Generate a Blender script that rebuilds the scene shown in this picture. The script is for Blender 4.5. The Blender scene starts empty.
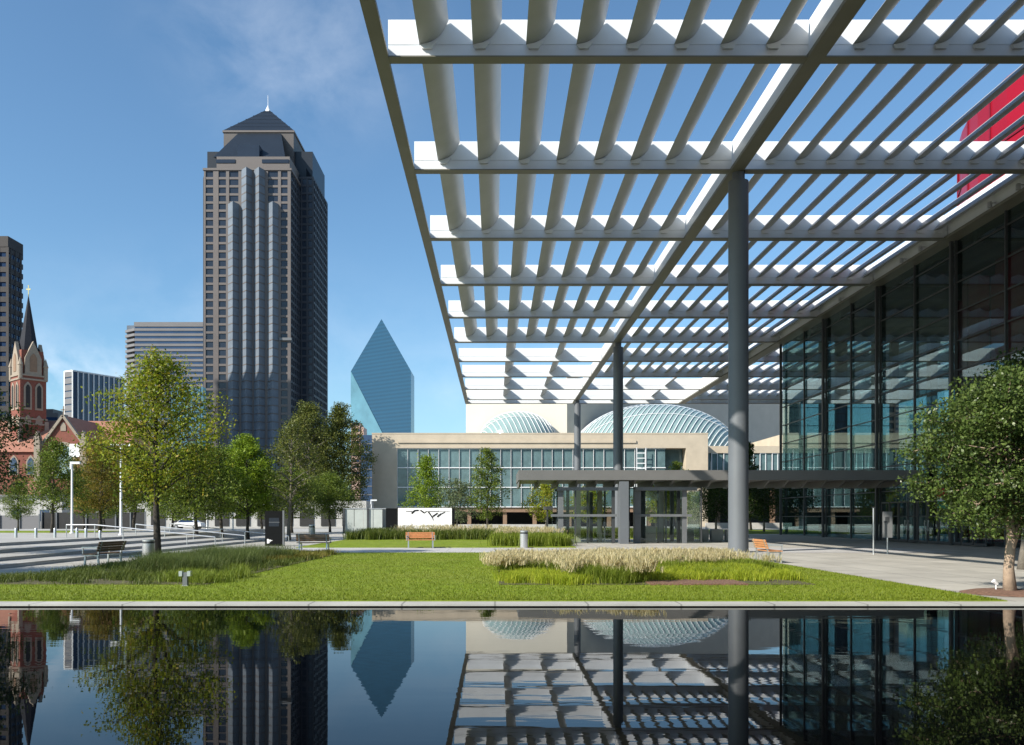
import bpy, bmesh, math, random
import numpy as np
from mathutils import Vector, Matrix

random.seed(7)
RNG = np.random.default_rng(7)
S = bpy.context.scene
COL = S.collection

# ------------------------------------------------------------------ camera
F = 850.0                      # focal length in pixels of a 1024 px wide frame
cam = bpy.data.cameras.new('camera')
cam.sensor_width = 36.0
cam.lens = F / 1024 * 36.0
cam.shift_x = 17 / 1024
cam.shift_y = (517 - 372.5) / 1024
cam.clip_start = 0.1
cam.clip_end = 9000
camo = bpy.data.objects.new('camera', cam)
COL.objects.link(camo)
camo.location = (0, 0, 1.7)
camo.rotation_euler = (math.radians(90), 0, 0)
S.camera = camo

# ------------------------------------------------------------------ light
SUN = Vector((-1.22, -0.85, 1.0)).normalized()       # towards the sun
ELEV = math.asin(SUN.z)
AZ = math.atan2(SUN.x, SUN.y)
W = bpy.data.worlds.new('World')
S.world = W
W.use_nodes = True
nt = W.node_tree
nt.nodes.clear()
out = nt.nodes.new('ShaderNodeOutputWorld')
bg = nt.nodes.new('ShaderNodeBackground')
sky = nt.nodes.new('ShaderNodeTexSky')
sky.sky_type = 'NISHITA'
sky.sun_disc = False
sky.sun_elevation = ELEV
sky.sun_rotation = AZ
sky.air_density = 1.0
sky.dust_density = 0.85
sky.ozone_density = 2.4
bg.inputs['Strength'].default_value = 0.095
# thin wisps of cirrus: part of the sky itself
tc = nt.nodes.new('ShaderNodeTexCoord')
mp = nt.nodes.new('ShaderNodeMapping')
mp.inputs['Scale'].default_value = (3.0, 3.0, 4.2)
mp.inputs['Location'].default_value = (0.35, 0.1, 0.62)
nz = nt.nodes.new('ShaderNodeTexNoise')
nz.inputs['Scale'].default_value = 3.4
nz.inputs['Detail'].default_value = 8
nz.inputs['Roughness'].default_value = 0.6
nz.inputs['Distortion'].default_value = 0.25
cr = nt.nodes.new('ShaderNodeValToRGB')
cr.color_ramp.elements[0].position = 0.36
cr.color_ramp.elements[0].color = (0, 0, 0, 1)
cr.color_ramp.elements[1].position = 0.80
cr.color_ramp.elements[1].color = (1, 1, 1, 1)
total = None
for dvec, stretch, rad_, amt in (((-0.235, 1, 0.56), (1, 1, 1.4), 0.19, 0.26), ((-0.50, 1, 0.165), (1, 1, 2.4), 0.17, 0.75),
                                 ((-0.30, 1, 0.20), (1, 1, 2.6), 0.36, 0.16), ((0.02, 1, 0.16), (1, 1, 3.0), 0.30, 0.2), ((0.9, 0.5, 0.5), (1, 1, 1.5), 0.6, 0.3)):
    c_ = Vector(dvec).normalized()
    sb = nt.nodes.new('ShaderNodeVectorMath')
    sb.operation = 'SUBTRACT'
    sb.inputs[1].default_value = c_
    sc_ = nt.nodes.new('ShaderNodeVectorMath')
    sc_.operation = 'MULTIPLY'
    sc_.inputs[1].default_value = stretch
    ln_ = nt.nodes.new('ShaderNodeVectorMath')
    ln_.operation = 'LENGTH'
    mr_ = nt.nodes.new('ShaderNodeMapRange')
    mr_.interpolation_type = 'SMOOTHSTEP'
    mr_.inputs['From Min'].default_value = 0.0
    mr_.inputs['From Max'].default_value = rad_
    mr_.inputs['To Min'].default_value = amt
    mr_.inputs['To Max'].default_value = 0.0
    nt.links.new(tc.outputs['Generated'], sb.inputs[0])
    nt.links.new(sb.outputs[0], sc_.inputs[0])
    nt.links.new(sc_.outputs[0], ln_.inputs[0])
    nt.links.new(ln_.outputs['Value'], mr_.inputs['Value'])
    if total is None:
        total = mr_.outputs['Result']
    else:
        ad = nt.nodes.new('ShaderNodeMath')
        ad.operation = 'MAXIMUM'
        nt.links.new(total, ad.inputs[0])
        nt.links.new(mr_.outputs['Result'], ad.inputs[1])
        total = ad.outputs[0]
pm_ = nt.nodes.new('ShaderNodeMath')
pm_.operation = 'MULTIPLY'
nt.links.new(cr.outputs['Color'], pm_.inputs[0])
nt.links.new(total, pm_.inputs[1])
mx = nt.nodes.new('ShaderNodeMixRGB')
mx.inputs['Color2'].default_value = (7.2, 7.6, 8.2, 1)
nt.links.new(tc.outputs['Generated'], mp.inputs['Vector'])
nt.links.new(mp.outputs['Vector'], nz.inputs['Vector'])
nt.links.new(nz.outputs['Fac'], cr.inputs['Fac'])
nt.links.new(pm_.outputs[0], mx.inputs['Fac'])
tint = nt.nodes.new('ShaderNodeMixRGB')
tint.blend_type = 'MULTIPLY'
tint.inputs['Fac'].default_value = 1.0
tint.inputs['Color2'].default_value = (0.79, 1.0, 1.06, 1)
nt.links.new(sky.outputs['Color'], tint.inputs['Color1'])
nt.links.new(tint.outputs['Color'], mx.inputs['Color1'])
nt.links.new(mx.outputs['Color'], bg.inputs['Color'])
nt.links.new(bg.outputs['Background'], out.inputs['Surface'])

sl = bpy.data.lights.new('sun', 'SUN')
sl.energy = 4.2
sl.angle = math.radians(0.53)
sl.color = (1.0, 0.93, 0.82)
so = bpy.data.objects.new('sun', sl)
COL.objects.link(so)
so.rotation_euler = SUN.to_track_quat('Z', 'Y').to_euler()
so.location = (-60, -40, 80)

S.view_settings.view_transform = 'Standard'
S.view_settings.look = 'None'
S.view_settings.gamma = 1.0
S.view_settings.exposure = 0.85
S.view_settings.use_curve_mapping = False
S.render.engine = 'CYCLES'
S.cycles.use_denoising = True
S.cycles.max_bounces = 8
S.cycles.transparent_max_bounces = 16
S.cycles.caustics_reflective = False
S.cycles.caustics_refractive = False

# ------------------------------------------------------------------ materials
MATS = {}


def mat(name, col, rough=0.6, metal=0.0, spec=0.5, var=0.12, scale=2.0, bump=0.0, bscale=None, island=0.0, detail=5):
    """Principled material whose colour wanders a little with a noise."""
    m = bpy.data.materials.new(name)
    m.use_nodes = True
    t = m.node_tree
    b = t.nodes['Principled BSDF']
    b.inputs['Roughness'].default_value = rough
    b.inputs['Metallic'].default_value = metal
    b.inputs['Specular IOR Level'].default_value = spec
    co = t.nodes.new('ShaderNodeTexCoord')
    n = t.nodes.new('ShaderNodeTexNoise')
    n.inputs['Scale'].default_value = scale
    n.inputs['Detail'].default_value = detail
    n.inputs['Roughness'].default_value = 0.6
    t.links.new(co.outputs['Object'], n.inputs['Vector'])
    r = t.nodes.new('ShaderNodeValToRGB')
    r.color_ramp.elements[0].position = 0.3
    r.color_ramp.elements[1].position = 0.7
    r.color_ramp.elements[0].color = tuple(max(0, c * (1 - var)) for c in col) + (1,)
    r.color_ramp.elements[1].color = tuple(min(1, c * (1 + var)) for c in col) + (1,)
    t.links.new(n.outputs['Fac'], r.inputs['Fac'])
    last = r.outputs['Color']
    if island:
        g = t.nodes.new('ShaderNodeNewGeometry')
        h = t.nodes.new('ShaderNodeHueSaturation')
        mm = t.nodes.new('ShaderNodeMapRange')
        mm.inputs['To Min'].default_value = 1 - island
        mm.inputs['To Max'].default_value = 1 + island
        t.links.new(g.outputs['Random Per Island'], mm.inputs['Value'])
        t.links.new(mm.outputs['Result'], h.inputs['Value'])
        t.links.new(last, h.inputs['Color'])
        last = h.outputs['Color']
    t.links.new(last, b.inputs['Base Color'])
    if bump:
        n2 = t.nodes.new('ShaderNodeTexNoise')
        n2.inputs['Scale'].default_value = bscale or scale * 8
        n2.inputs['Detail'].default_value = 4
        t.links.new(co.outputs['Object'], n2.inputs['Vector'])
        bp = t.nodes.new('ShaderNodeBump')
        bp.inputs['Strength'].default_value = bump
        bp.inputs['Distance'].default_value = 0.05
        t.links.new(n2.outputs['Fac'], bp.inputs['Height'])
        t.links.new(bp.outputs['Normal'], b.inputs['Normal'])
    MATS[name] = m
    return m


def leafmat(name, cols, trans=0.35, rough=0.5):
    """Foliage: each leaf takes its own colour, part of the light comes through."""
    m = bpy.data.materials.new(name)
    m.use_nodes = True
    t = m.node_tree
    t.nodes.clear()
    o = t.nodes.new('ShaderNodeOutputMaterial')
    g = t.nodes.new('ShaderNodeNewGeometry')
    r = t.nodes.new('ShaderNodeValToRGB')
    els = r.color_ramp.elements
    while len(els) < len(cols):
        els.new(0.5)
    for i, c in enumerate(cols):
        els[i].position = i / max(1, len(cols) - 1)
        els[i].color = tuple(c) + (1,)
    t.links.new(g.outputs['Random Per Island'], r.inputs['Fac'])
    d = t.nodes.new('ShaderNodeBsdfPrincipled')
    d.inputs['Roughness'].default_value = rough
    d.inputs['Specular IOR Level'].default_value = 0.25
    tr = t.nodes.new('ShaderNodeBsdfTranslucent')
    mx_ = t.nodes.new('ShaderNodeMixShader')
    mx_.inputs['Fac'].default_value = trans
    t.links.new(r.outputs['Color'], d.inputs['Base Color'])
    t.links.new(r.outputs['Color'], tr.inputs['Color'])
    t.links.new(d.outputs['BSDF'], mx_.inputs[1])
    t.links.new(tr.outputs['BSDF'], mx_.inputs[2])
    t.links.new(mx_.outputs['Shader'], o.inputs['Surface'])
    MATS[name] = m
    return m


def glassmat(name, tint, refl, rtint=(0.9, 0.97, 1.0), rough=0.0, bump=0.0, bscale=0.4):
    """Glazing: a tinted see-through pane with a mirror that grows towards grazing."""
    m = bpy.data.materials.new(name)
    m.use_nodes = True
    t = m.node_tree
    t.nodes.clear()
    o = t.nodes.new('ShaderNodeOutputMaterial')
    tr = t.nodes.new('ShaderNodeBsdfTransparent')
    tr.inputs['Color'].default_value = tuple(tint) + (1,)
    gl = t.nodes.new('ShaderNodeBsdfGlossy')
    gl.inputs['Roughness'].default_value = rough
    gl.inputs['Color'].default_value = tuple(rtint) + (1,)
    lw = t.nodes.new('ShaderNodeLayerWeight')
    lw.inputs['Blend'].default_value = 0.5
    pw = t.nodes.new('ShaderNodeMath')
    pw.operation = 'POWER'
    pw.inputs[1].default_value = 4.0
    t.links.new(lw.outputs['Facing'], pw.inputs[0])
    mr = t.nodes.new('ShaderNodeMapRange')
    mr.inputs['To Min'].default_value = refl
    mr.inputs['To Max'].default_value = 1.0
    t.links.new(pw.outputs[0], mr.inputs['Value'])
    mx_ = t.nodes.new('ShaderNodeMixShader')
    t.links.new(mr.outputs['Result'], mx_.inputs['Fac'])
    t.links.new(tr.outputs['BSDF'], mx_.inputs[1])
    t.links.new(gl.outputs['BSDF'], mx_.inputs[2])
    if bump:
        co = t.nodes.new('ShaderNodeTexCoord')
        n2 = t.nodes.new('ShaderNodeTexNoise')
        n2.inputs['Scale'].default_value = bscale
        t.links.new(co.outputs['Object'], n2.inputs['Vector'])
        bp = t.nodes.new('ShaderNodeBump')
        bp.inputs['Strength'].default_value = bump
        bp.inputs['Distance'].default_value = 0.05
        t.links.new(n2.outputs['Fac'], bp.inputs['Height'])
        t.links.new(bp.outputs['Normal'], gl.inputs['Normal'])
    t.links.new(mx_.outputs['Shader'], o.inputs['Surface'])
    MATS[name] = m
    return m


def paving(name, col, bw, bh, mortar=0.012, dark=0.55, var=0.1):
    m = mat(name, col, rough=0.75, var=var, scale=0.6, bump=0.08, bscale=30)
    t = m.node_tree
    b = t.nodes['Principled BSDF']
    src = b.inputs['Base Color'].links[0].from_socket
    co = t.nodes.new('ShaderNodeTexCoord')
    br = t.nodes.new('ShaderNodeTexBrick')
    br.inputs['Scale'].default_value = 1.0
    br.inputs['Mortar Size'].default_value = mortar
    br.inputs['Brick Width'].default_value = bw
    br.inputs['Row Height'].default_value = bh
    br.offset = 0.0
    br.inputs['Color1'].default_value = (1, 1, 1, 1)
    br.inputs['Color2'].default_value = (0.9, 0.9, 0.9, 1)
    br.inputs['Mortar'].default_value = (dark, dark, dark, 1)
    t.links.new(co.outputs['Object'], br.inputs['Vector'])
    mu = t.nodes.new('ShaderNodeMixRGB')
    mu.blend_type = 'MULTIPLY'
    mu.inputs['Fac'].default_value = 1
    t.links.new(src, mu.inputs['Color1'])
    t.links.new(br.outputs['Color'], mu.inputs['Color2'])
    t.links.new(mu.outputs['Color'], b.inputs['Base Color'])
    return m


mat('white_paint', (0.72, 0.735, 0.75), 0.35, var=0.05, scale=0.7)
mat('louvre_paint', (0.40, 0.415, 0.425), 0.45, var=0.07, scale=0.5)
mat('flange_paint', (0.15, 0.145, 0.115), 0.45, var=0.1, scale=0.6)
mat('column_paint', (0.12, 0.132, 0.148), 0.5, var=0.05, scale=0.8)
mat('grey_metal', (0.13, 0.138, 0.148), 0.45, var=0.08)
mat('slab_paint', (0.135, 0.134, 0.132), 0.5, var=0.06, scale=0.8)
mat('dark_metal', (0.045, 0.048, 0.052), 0.4, var=0.12)
mat('black_panel', (0.004, 0.0045, 0.005), 0.5, spec=0.15, var=0.1)
mat('steel', (0.55, 0.56, 0.57), 0.3, 0.7, var=0.06)
mat('concrete', (0.40, 0.39, 0.37), 0.8, var=0.1, scale=1.2, bump=0.1)
mat('ochre_concrete', (0.55, 0.50, 0.38), 0.8, var=0.08, scale=1.2)
paving('kerb_stone', (0.42, 0.41, 0.375), 1.8, 6.0, 0.02, 0.5, 0.16)
mat('riser_stone', (0.42, 0.42, 0.41), 0.8, var=0.1, scale=2)
mat('limestone', (0.47, 0.40, 0.305), 0.8, var=0.09, scale=0.5, bump=0.05)
mat('pale_wall', (0.68, 0.64, 0.55), 0.8, var=0.03, scale=0.2)
mat('greige_wall', (0.43, 0.39, 0.34), 0.8, var=0.06, scale=0.4, bump=0.1, bscale=2)
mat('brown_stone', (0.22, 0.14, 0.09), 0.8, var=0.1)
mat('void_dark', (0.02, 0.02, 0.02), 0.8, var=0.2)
mat('granite', (0.112, 0.097, 0.093), 0.6, var=0.08, scale=0.12)
mat('crown_granite', (0.075, 0.066, 0.064), 0.6, var=0.08, scale=0.12)
mat('shaded_granite', (0.034, 0.038, 0.05), 0.6, var=0.08, scale=0.12)  # same granite, with the shade of the unlit sides put into its colour
mat('tower_glass', (0.02, 0.028, 0.045), 0.2, spec=0.4, var=0.15, scale=0.1)
mat('bay_glass', (0.15, 0.178, 0.215), 0.45, spec=0.04, var=0.12, scale=0.2)
mat('roof_glass', (0.016, 0.022, 0.032), 0.4, spec=0.3, var=0.1, scale=0.1)
mat('teal_glass', (0.010, 0.056, 0.112), 0.25, spec=0.45, var=0.05, scale=0.02)
mat('cyan_glass', (0.25, 0.50, 0.56), 0.15, spec=0.8, var=0.25, scale=0.12)
mat('pane_teal', (0.10, 0.16, 0.17), 0.08, spec=0.6, var=0.25, scale=0.7)
mat('pane_pale', (0.22, 0.31, 0.31), 0.15, spec=0.6, var=0.1, scale=0.5)
mat('blue_glass', (0.025, 0.05, 0.11), 0.15, spec=0.6, var=0.15, scale=0.1)
mat('grey_band', (0.15, 0.145, 0.15), 0.5, var=0.06, scale=0.1)
mat('pink_stone', (0.55, 0.38, 0.32), 0.8, var=0.08, scale=0.3)
mat('brick', (0.19, 0.062, 0.042), 0.85, var=0.18, scale=2.5, bump=0.1)
mat('roof_tile', (0.31, 0.14, 0.095), 0.85, var=0.14, scale=1.2, bump=0.2)
mat('church_stone', (0.27, 0.225, 0.175), 0.8, var=0.08)
mat('spire_slate', (0.014, 0.016, 0.024), 0.7, spec=0.2, var=0.15)
mat('gilt', (0.6, 0.5, 0.25), 0.3, 0.6)
mat('wood_orange', (0.50, 0.22, 0.09), 0.5, var=0.2, scale=6)
mat('wood_brown', (0.16, 0.085, 0.035), 0.55, var=0.2, scale=6)
mat('bark_dark', (0.045, 0.038, 0.03), 0.9, var=0.3, scale=8, bump=0.5)
mat('bark_tan', (0.34, 0.25, 0.18), 0.85, var=0.18, scale=6, bump=0.4)
mat('bark_grey', (0.17, 0.15, 0.125), 0.9, var=0.2, scale=8, bump=0.4)
mat('mulch', (0.19, 0.105, 0.07), 0.95, var=0.4, scale=14, bump=0.8, bscale=40)
mat('soil', (0.10, 0.09, 0.04), 0.95, var=0.4, scale=8, bump=0.6)
mat('asphalt', (0.06, 0.06, 0.062), 0.9, var=0.15, scale=1)
mat('red_paint', (0.45, 0.03, 0.025), 0.3, var=0.05)
mat('red_panel', (0.30, 0.005, 0.018), 0.3, spec=0.25, var=0.12, scale=0.15)
mat('red_joint', (0.17, 0.004, 0.014), 0.3, var=0.1)
mat('car_white', (0.72, 0.72, 0.72), 0.25, var=0.02)
mat('tyre', (0.02, 0.02, 0.02), 0.8)
mat('screen_glass', (0.42, 0.46, 0.44), 0.15, spec=0.6, var=0.14, scale=0.5)
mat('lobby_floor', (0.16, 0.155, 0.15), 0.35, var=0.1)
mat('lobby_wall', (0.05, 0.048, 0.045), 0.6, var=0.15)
mat('brown_tower', (0.034, 0.031, 0.033), 0.7, var=0.06, scale=0.1)
mat('sign_white', (0.8, 0.8, 0.8), 0.5, var=0.01)
mat('poster_grey', (0.17, 0.175, 0.18), 0.5, var=0.1, scale=3)
mat('poster_green', (0.05, 0.3, 0.2), 0.5, var=0.1)
paving('plaza_paving', (0.42, 0.40, 0.355), 1.5, 1.5, 0.022, 0.45, 0.17)
paving('step_paving', (0.41, 0.40, 0.375), 1.2, 1.2, 0.02, 0.5, 0.16)
paving('path_paving', (0.46, 0.45, 0.44), 1.2, 2.4)
mat('far_ground', (0.36, 0.355, 0.335), 0.9, var=0.12, scale=0.05)
glassmat('lobby_glass', (0.61, 0.72, 0.72), 0.06, (0.80, 0.95, 0.95), bump=0.025, bscale=0.35)
glassmat('clear_glass', (0.78, 0.83, 0.81), 0.04)

# lawn: blades seen from 20 m, with the faint sweep of the mower
lm = mat('lawn', (0.17, 0.235, 0.014), 0.8, spec=0.2, var=0.22, scale=1.1, bump=0.5, bscale=70, detail=9)
t = lm.node_tree
b = t.nodes['Principled BSDF']
src = b.inputs['Base Color'].links[0].from_socket
co = t.nodes.new('ShaderNodeTexCoord')
mpn = t.nodes.new('ShaderNodeMapping')
mpn.inputs['Scale'].default_value = (9, 30, 9)
fn = t.nodes.new('ShaderNodeTexNoise')
fn.inputs['Scale'].default_value = 1
fn.inputs['Detail'].default_value = 6
fr = t.nodes.new('ShaderNodeValToRGB')
fr.color_ramp.elements[0].position = 0.35
fr.color_ramp.elements[0].color = (0.72, 0.76, 0.7, 1)
fr.color_ramp.elements[1].position = 0.65
fr.color_ramp.elements[1].color = (1.25, 1.2, 1.2, 1)
mu = t.nodes.new('ShaderNodeMixRGB')
mu.blend_type = 'MULTIPLY'
mu.inputs['Fac'].default_value = 1
t.links.new(co.outputs['Object'], mpn.inputs['Vector'])
t.links.new(mpn.outputs['Vector'], fn.inputs['Vector'])
t.links.new(fn.outputs['Fac'], fr.inputs['Fac'])
t.links.new(src, mu.inputs['Color1'])
t.links.new(fr.outputs['Color'], mu.inputs['Color2'])
dn = t.nodes.new('ShaderNodeTexNoise')
dn.inputs['Scale'].default_value = 0.28
dn.inputs['Detail'].default_value = 6
dn.inputs['Roughness'].default_value = 0.65
dr = t.nodes.new('ShaderNodeValToRGB')
dr.color_ramp.elements[0].position = 0.42
dr.color_ramp.elements[0].color = (0, 0, 0, 1)
dr.color_ramp.elements[1].position = 0.72
dr.color_ramp.elements[1].color = (0.55, 0.55, 0.55, 1)
dm = t.nodes.new('ShaderNodeMixRGB')
dm.inputs['Color2'].default_value = (0.23, 0.24, 0.045, 1)
t.links.new(co.outputs['Object'], dn.inputs['Vector'])
t.links.new(dn.outputs['Fac'], dr.inputs['Fac'])
t.links.new(dr.outputs['Color'], dm.inputs['Fac'])
t.links.new(mu.outputs['Color'], dm.inputs['Color1'])
t.links.new(dm.outputs['Color'], b.inputs['Base Color'])

# pool water: dark basin, mirror by Fresnel, very slight ripples
wm = bpy.data.materials.new('pool_water')
wm.use_nodes = True
t = wm.node_tree
b = t.nodes['Principled BSDF']
b.inputs['Base Color'].default_value = (0.0008, 0.001, 0.0016, 1)
b.inputs['Roughness'].default_value = 0.012
b.inputs['IOR'].default_value = 1.235
co = t.nodes.new('ShaderNodeTexCoord')
mpn = t.nodes.new('ShaderNodeMapping')
mpn.inputs['Scale'].default_value = (0.55, 2.2, 1)
n2 = t.nodes.new('ShaderNodeTexNoise')
n2.inputs['Scale'].default_value = 1.3
n2.inputs['Detail'].default_value = 3
bp = t.nodes.new('ShaderNodeBump')
bp.inputs['Strength'].default_value = 0.022
bp.inputs['Distance'].default_value = 0.03
t.links.new(co.outputs['Object'], mpn.inputs['Vector'])
t.links.new(mpn.outputs['Vector'], n2.inputs['Vector'])
t.links.new(n2.outputs['Fac'], bp.inputs['Height'])
t.links.new(bp.outputs['Normal'], b.inputs['Normal'])
n3 = t.nodes.new('ShaderNodeTexNoise')
n3.inputs['Scale'].default_value = 0.22
m3 = t.nodes.new('ShaderNodeMapRange')
m3.inputs['From Min'].default_value = 0.4
m3.inputs['From Max'].default_value = 0.7
m3.inputs['To Min'].default_value = 0.012
m3.inputs['To Max'].default_value = 0.05
t.links.new(co.outputs['Object'], n3.inputs['Vector'])
t.links.new(n3.outputs['Fac'], m3.inputs['Value'])
t.links.new(m3.outputs['Result'], bp.inputs['Strength'])
MATS['pool_water'] = wm

leafmat('leaf_lime', [(0.12, 0.17, 0.012), (0.21, 0.28, 0.02), (0.32, 0.34, 0.025), (0.16, 0.21, 0.016), (0.36, 0.27, 0.035)], 0.42)
leafmat('leaf_bright', [(0.1, 0.165, 0.015), (0.19, 0.28, 0.02), (0.27, 0.35, 0.03)], 0.42)
leafmat('leaf_green', [(0.06, 0.1, 0.014), (0.115, 0.165, 0.02), (0.185, 0.225, 0.03)], 0.35)
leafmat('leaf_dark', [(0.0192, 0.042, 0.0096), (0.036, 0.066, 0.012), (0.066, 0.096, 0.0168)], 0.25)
leafmat('leaf_olive', [(0.055, 0.075, 0.016), (0.1, 0.12, 0.022), (0.16, 0.165, 0.03)], 0.3)
leafmat('leaf_rust', [(0.11, 0.12, 0.02), (0.21, 0.17, 0.03), (0.28, 0.19, 0.04), (0.16, 0.18, 0.02)], 0.4)
leafmat('leaf_oak', [(0.035, 0.06, 0.014), (0.075, 0.118, 0.025), (0.14, 0.185, 0.05)], 0.25, 0.35)
leafmat('leaf_grey', [(0.075, 0.1125, 0.0525), (0.1275, 0.165, 0.075), (0.18, 0.21, 0.09)], 0.35)
leafmat('blade_dark', [(0.05, 0.075, 0.012), (0.095, 0.13, 0.018), (0.15, 0.175, 0.03)], 0.3)
leafmat('blade_mid', [(0.06, 0.09, 0.022), (0.105, 0.145, 0.035), (0.16, 0.19, 0.055)], 0.4)
leafmat('blade_green', [(0.11, 0.155, 0.015), (0.18, 0.24, 0.025), (0.25, 0.29, 0.04)], 0.35)
leafmat('blade_yellow', [(0.2295, 0.3105, 0.0203), (0.3375, 0.405, 0.027), (0.4455, 0.459, 0.0473)], 0.4)
leafmat('blade_lawn', [(0.12, 0.165, 0.012), (0.17, 0.225, 0.016), (0.25, 0.28, 0.035)], 0.4)
leafmat('plume_tan', [(0.46, 0.4, 0.2), (0.62, 0.54, 0.31), (0.7, 0.62, 0.41)], 0.45, 0.8)
leafmat('blade_rust', [(0.168, 0.168, 0.028), (0.266, 0.21, 0.049), (0.126, 0.168, 0.021)], 0.35)


# ------------------------------------------------------------------ helpers
class MB:
    """Collects boxes, bars, tubes and polygons; build() links them as ONE mesh object."""

    def __init__(self):
        self.v = []
        self.f = []

    def add(self, vs, fs):
        o = len(self.v)
        self.v += [tuple(p) for p in vs]
        self.f += [tuple(i + o for i in q) for q in fs]
        return self

    def box(self, x0, x1, y0, y1, z0, z1):
        vs = [(x, y, z) for z in (z0, z1) for y in (y0, y1) for x in (x0, x1)]
        return self.add(vs, [(0, 2, 3, 1), (4, 5, 7, 6), (0, 1, 5, 4), (1, 3, 7, 5), (3, 2, 6, 7), (2, 0, 4, 6)])

    def poly(self, *ps):
        return self.add(ps, [tuple(range(len(ps)))])

    def prism(self, pts, axis, a, b):
        """extrude a closed 2D outline along axis (0,1,2) from a to b"""
        n = len(pts)

        def p3(p, h):
            q = list(p)
            q.insert(axis, h)
            return tuple(q)
        vs = [p3(p, a) for p in pts] + [p3(p, b) for p in pts]
        fs = [tuple(range(n))[::-1], tuple(range(n, 2 * n))]
        fs += [(i, (i + 1) % n, n + (i + 1) % n, n + i) for i in range(n)]
        return self.add(vs, fs)

    def bar(self, p, q, w, h=None):
        """square bar between two points"""
        h = h or w
        p, q = Vector(p), Vector(q)
        d = (q - p).normalized()
        up = Vector((0, 0, 1)) if abs(d.z) < 0.95 else Vector((0, 1, 0))
        s = d.cross(up).normalized()
        u = s.cross(d).normalized()
        vs = []
        for c in (p, q):
            for a, b_ in ((-1, -1), (1, -1), (1, 1), (-1, 1)):
                vs.append(c + s * (a * w / 2) + u * (b_ * h / 2))
        return self.add(vs, [(3, 2, 1, 0), (4, 5, 6, 7), (0, 1, 5, 4), (1, 2, 6, 5), (2, 3, 7, 6), (3, 0, 4, 7)])

    def tube(self, pts, rs, n=8, caps=True):
        pts = [Vector(p) for p in pts]
        if not hasattr(rs, '__len__'):
            rs = [rs] * len(pts)
        vs, fs = [], []
        prev = None
        for i, p in enumerate(pts):
            d = (pts[min(i + 1, len(pts) - 1)] - pts[max(i - 1, 0)]).normalized()
            if prev is None:
                up = Vector((0, 0, 1)) if abs(d.z) < 0.9 else Vector((1, 0, 0))
                s = d.cross(up).normalized()
            else:
                s = (prev - d * prev.dot(d)).normalized()
            prev = s
            u = d.cross(s)
            for k in range(n):
                a = 2 * math.pi * k / n
                vs.append(p + (s * math.cos(a) + u * math.sin(a)) * rs[i])
        for i in range(len(pts) - 1):
            for k in range(n):
                a, b_ = i * n + k, i * n + (k + 1) % n
                fs.append((a, b_, b_ + n, a + n))
        if caps:
            fs.append(tuple(range(n))[::-1])
            m_ = (len(pts) - 1) * n
            fs.append(tuple(range(m_, m_ + n)))
        return self.add(vs, fs)

    def lathe(self, prof, c=(0, 0), n=24):
        """prof: (radius, z) list"""
        vs, fs = [], []
        for r, z in prof:
            for k in range(n):
                a = 2 * math.pi * k / n
                vs.append((c[0] + r * math.cos(a), c[1] + r * math.sin(a), z))
        for i in range(len(prof) - 1):
            for k in range(n):
                a, b_ = i * n + k, i * n + (k + 1) % n
                fs.append((a, b_, b_ + n, a + n))
        fs.append(tuple(range(n))[::-1])
        fs.append(tuple(range((len(prof) - 1) * n, len(prof) * n)))
        return self.add(vs, fs)

    def xf(self, M):
        self.v = [tuple(M @ Vector(p)) for p in self.v]
        return self

    def build(self, name, m, parent=None, smooth=False, local=False):
        """vertices are world coordinates unless local; parents here are never rotated while building"""
        off = Vector((0, 0, 0))
        if parent is not None and not local:
            off = world(parent)
        me = bpy.data.meshes.new(name)
        me.from_pydata([tuple(Vector(p) - off) for p in self.v], [], self.f)
        me.materials.append(MATS[m])
        me.update()
        bm = bmesh.new()
        bm.from_mesh(me)
        bmesh.ops.recalc_face_normals(bm, faces=bm.faces)
        bm.to_mesh(me)
        bm.free()
        if smooth:
            me.shade_smooth()
            if smooth != 'all':
                me.set_sharp_from_angle(angle=math.radians(40))
        o = bpy.data.objects.new(name, me)
        COL.objects.link(o)
        if parent is not None:
            o.parent = parent
        return o


def world(o):
    p = Vector(o.location)
    while o.parent:
        o = o.parent
        p += Vector(o.location)
    return p


def tag(o, label=None, cat=None, group=None, kind=None):
    if label:
        o['label'] = label
    if cat:
        o['category'] = cat
    if group:
        o['group'] = group
    if kind:
        o['kind'] = kind
    return o


def thing(name, label, cat, loc=(0, 0, 0), group=None, rz=0.0):
    o = bpy.data.objects.new(name, None)
    o.empty_display_size = 0.3
    COL.objects.link(o)
    o.location = loc
    o.rotation_euler.z = rz
    return tag(o, label, cat, group)


def copy_tree(o, parent=None):
    c = o.copy()
    COL.objects.link(c)
    c.parent = parent
    for ch in list(o.children):
        copy_tree(ch, c)
    return c


def struct(o):
    o['kind'] = 'structure'
    return o


def gx(px, d):
    """X of something seen in column px at distance d"""
    return (px - 495) * d / F


def gz(py, d):
    return 1.7 + (517 - py) * d / F


def box(*a):
    return MB().box(*a)


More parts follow.
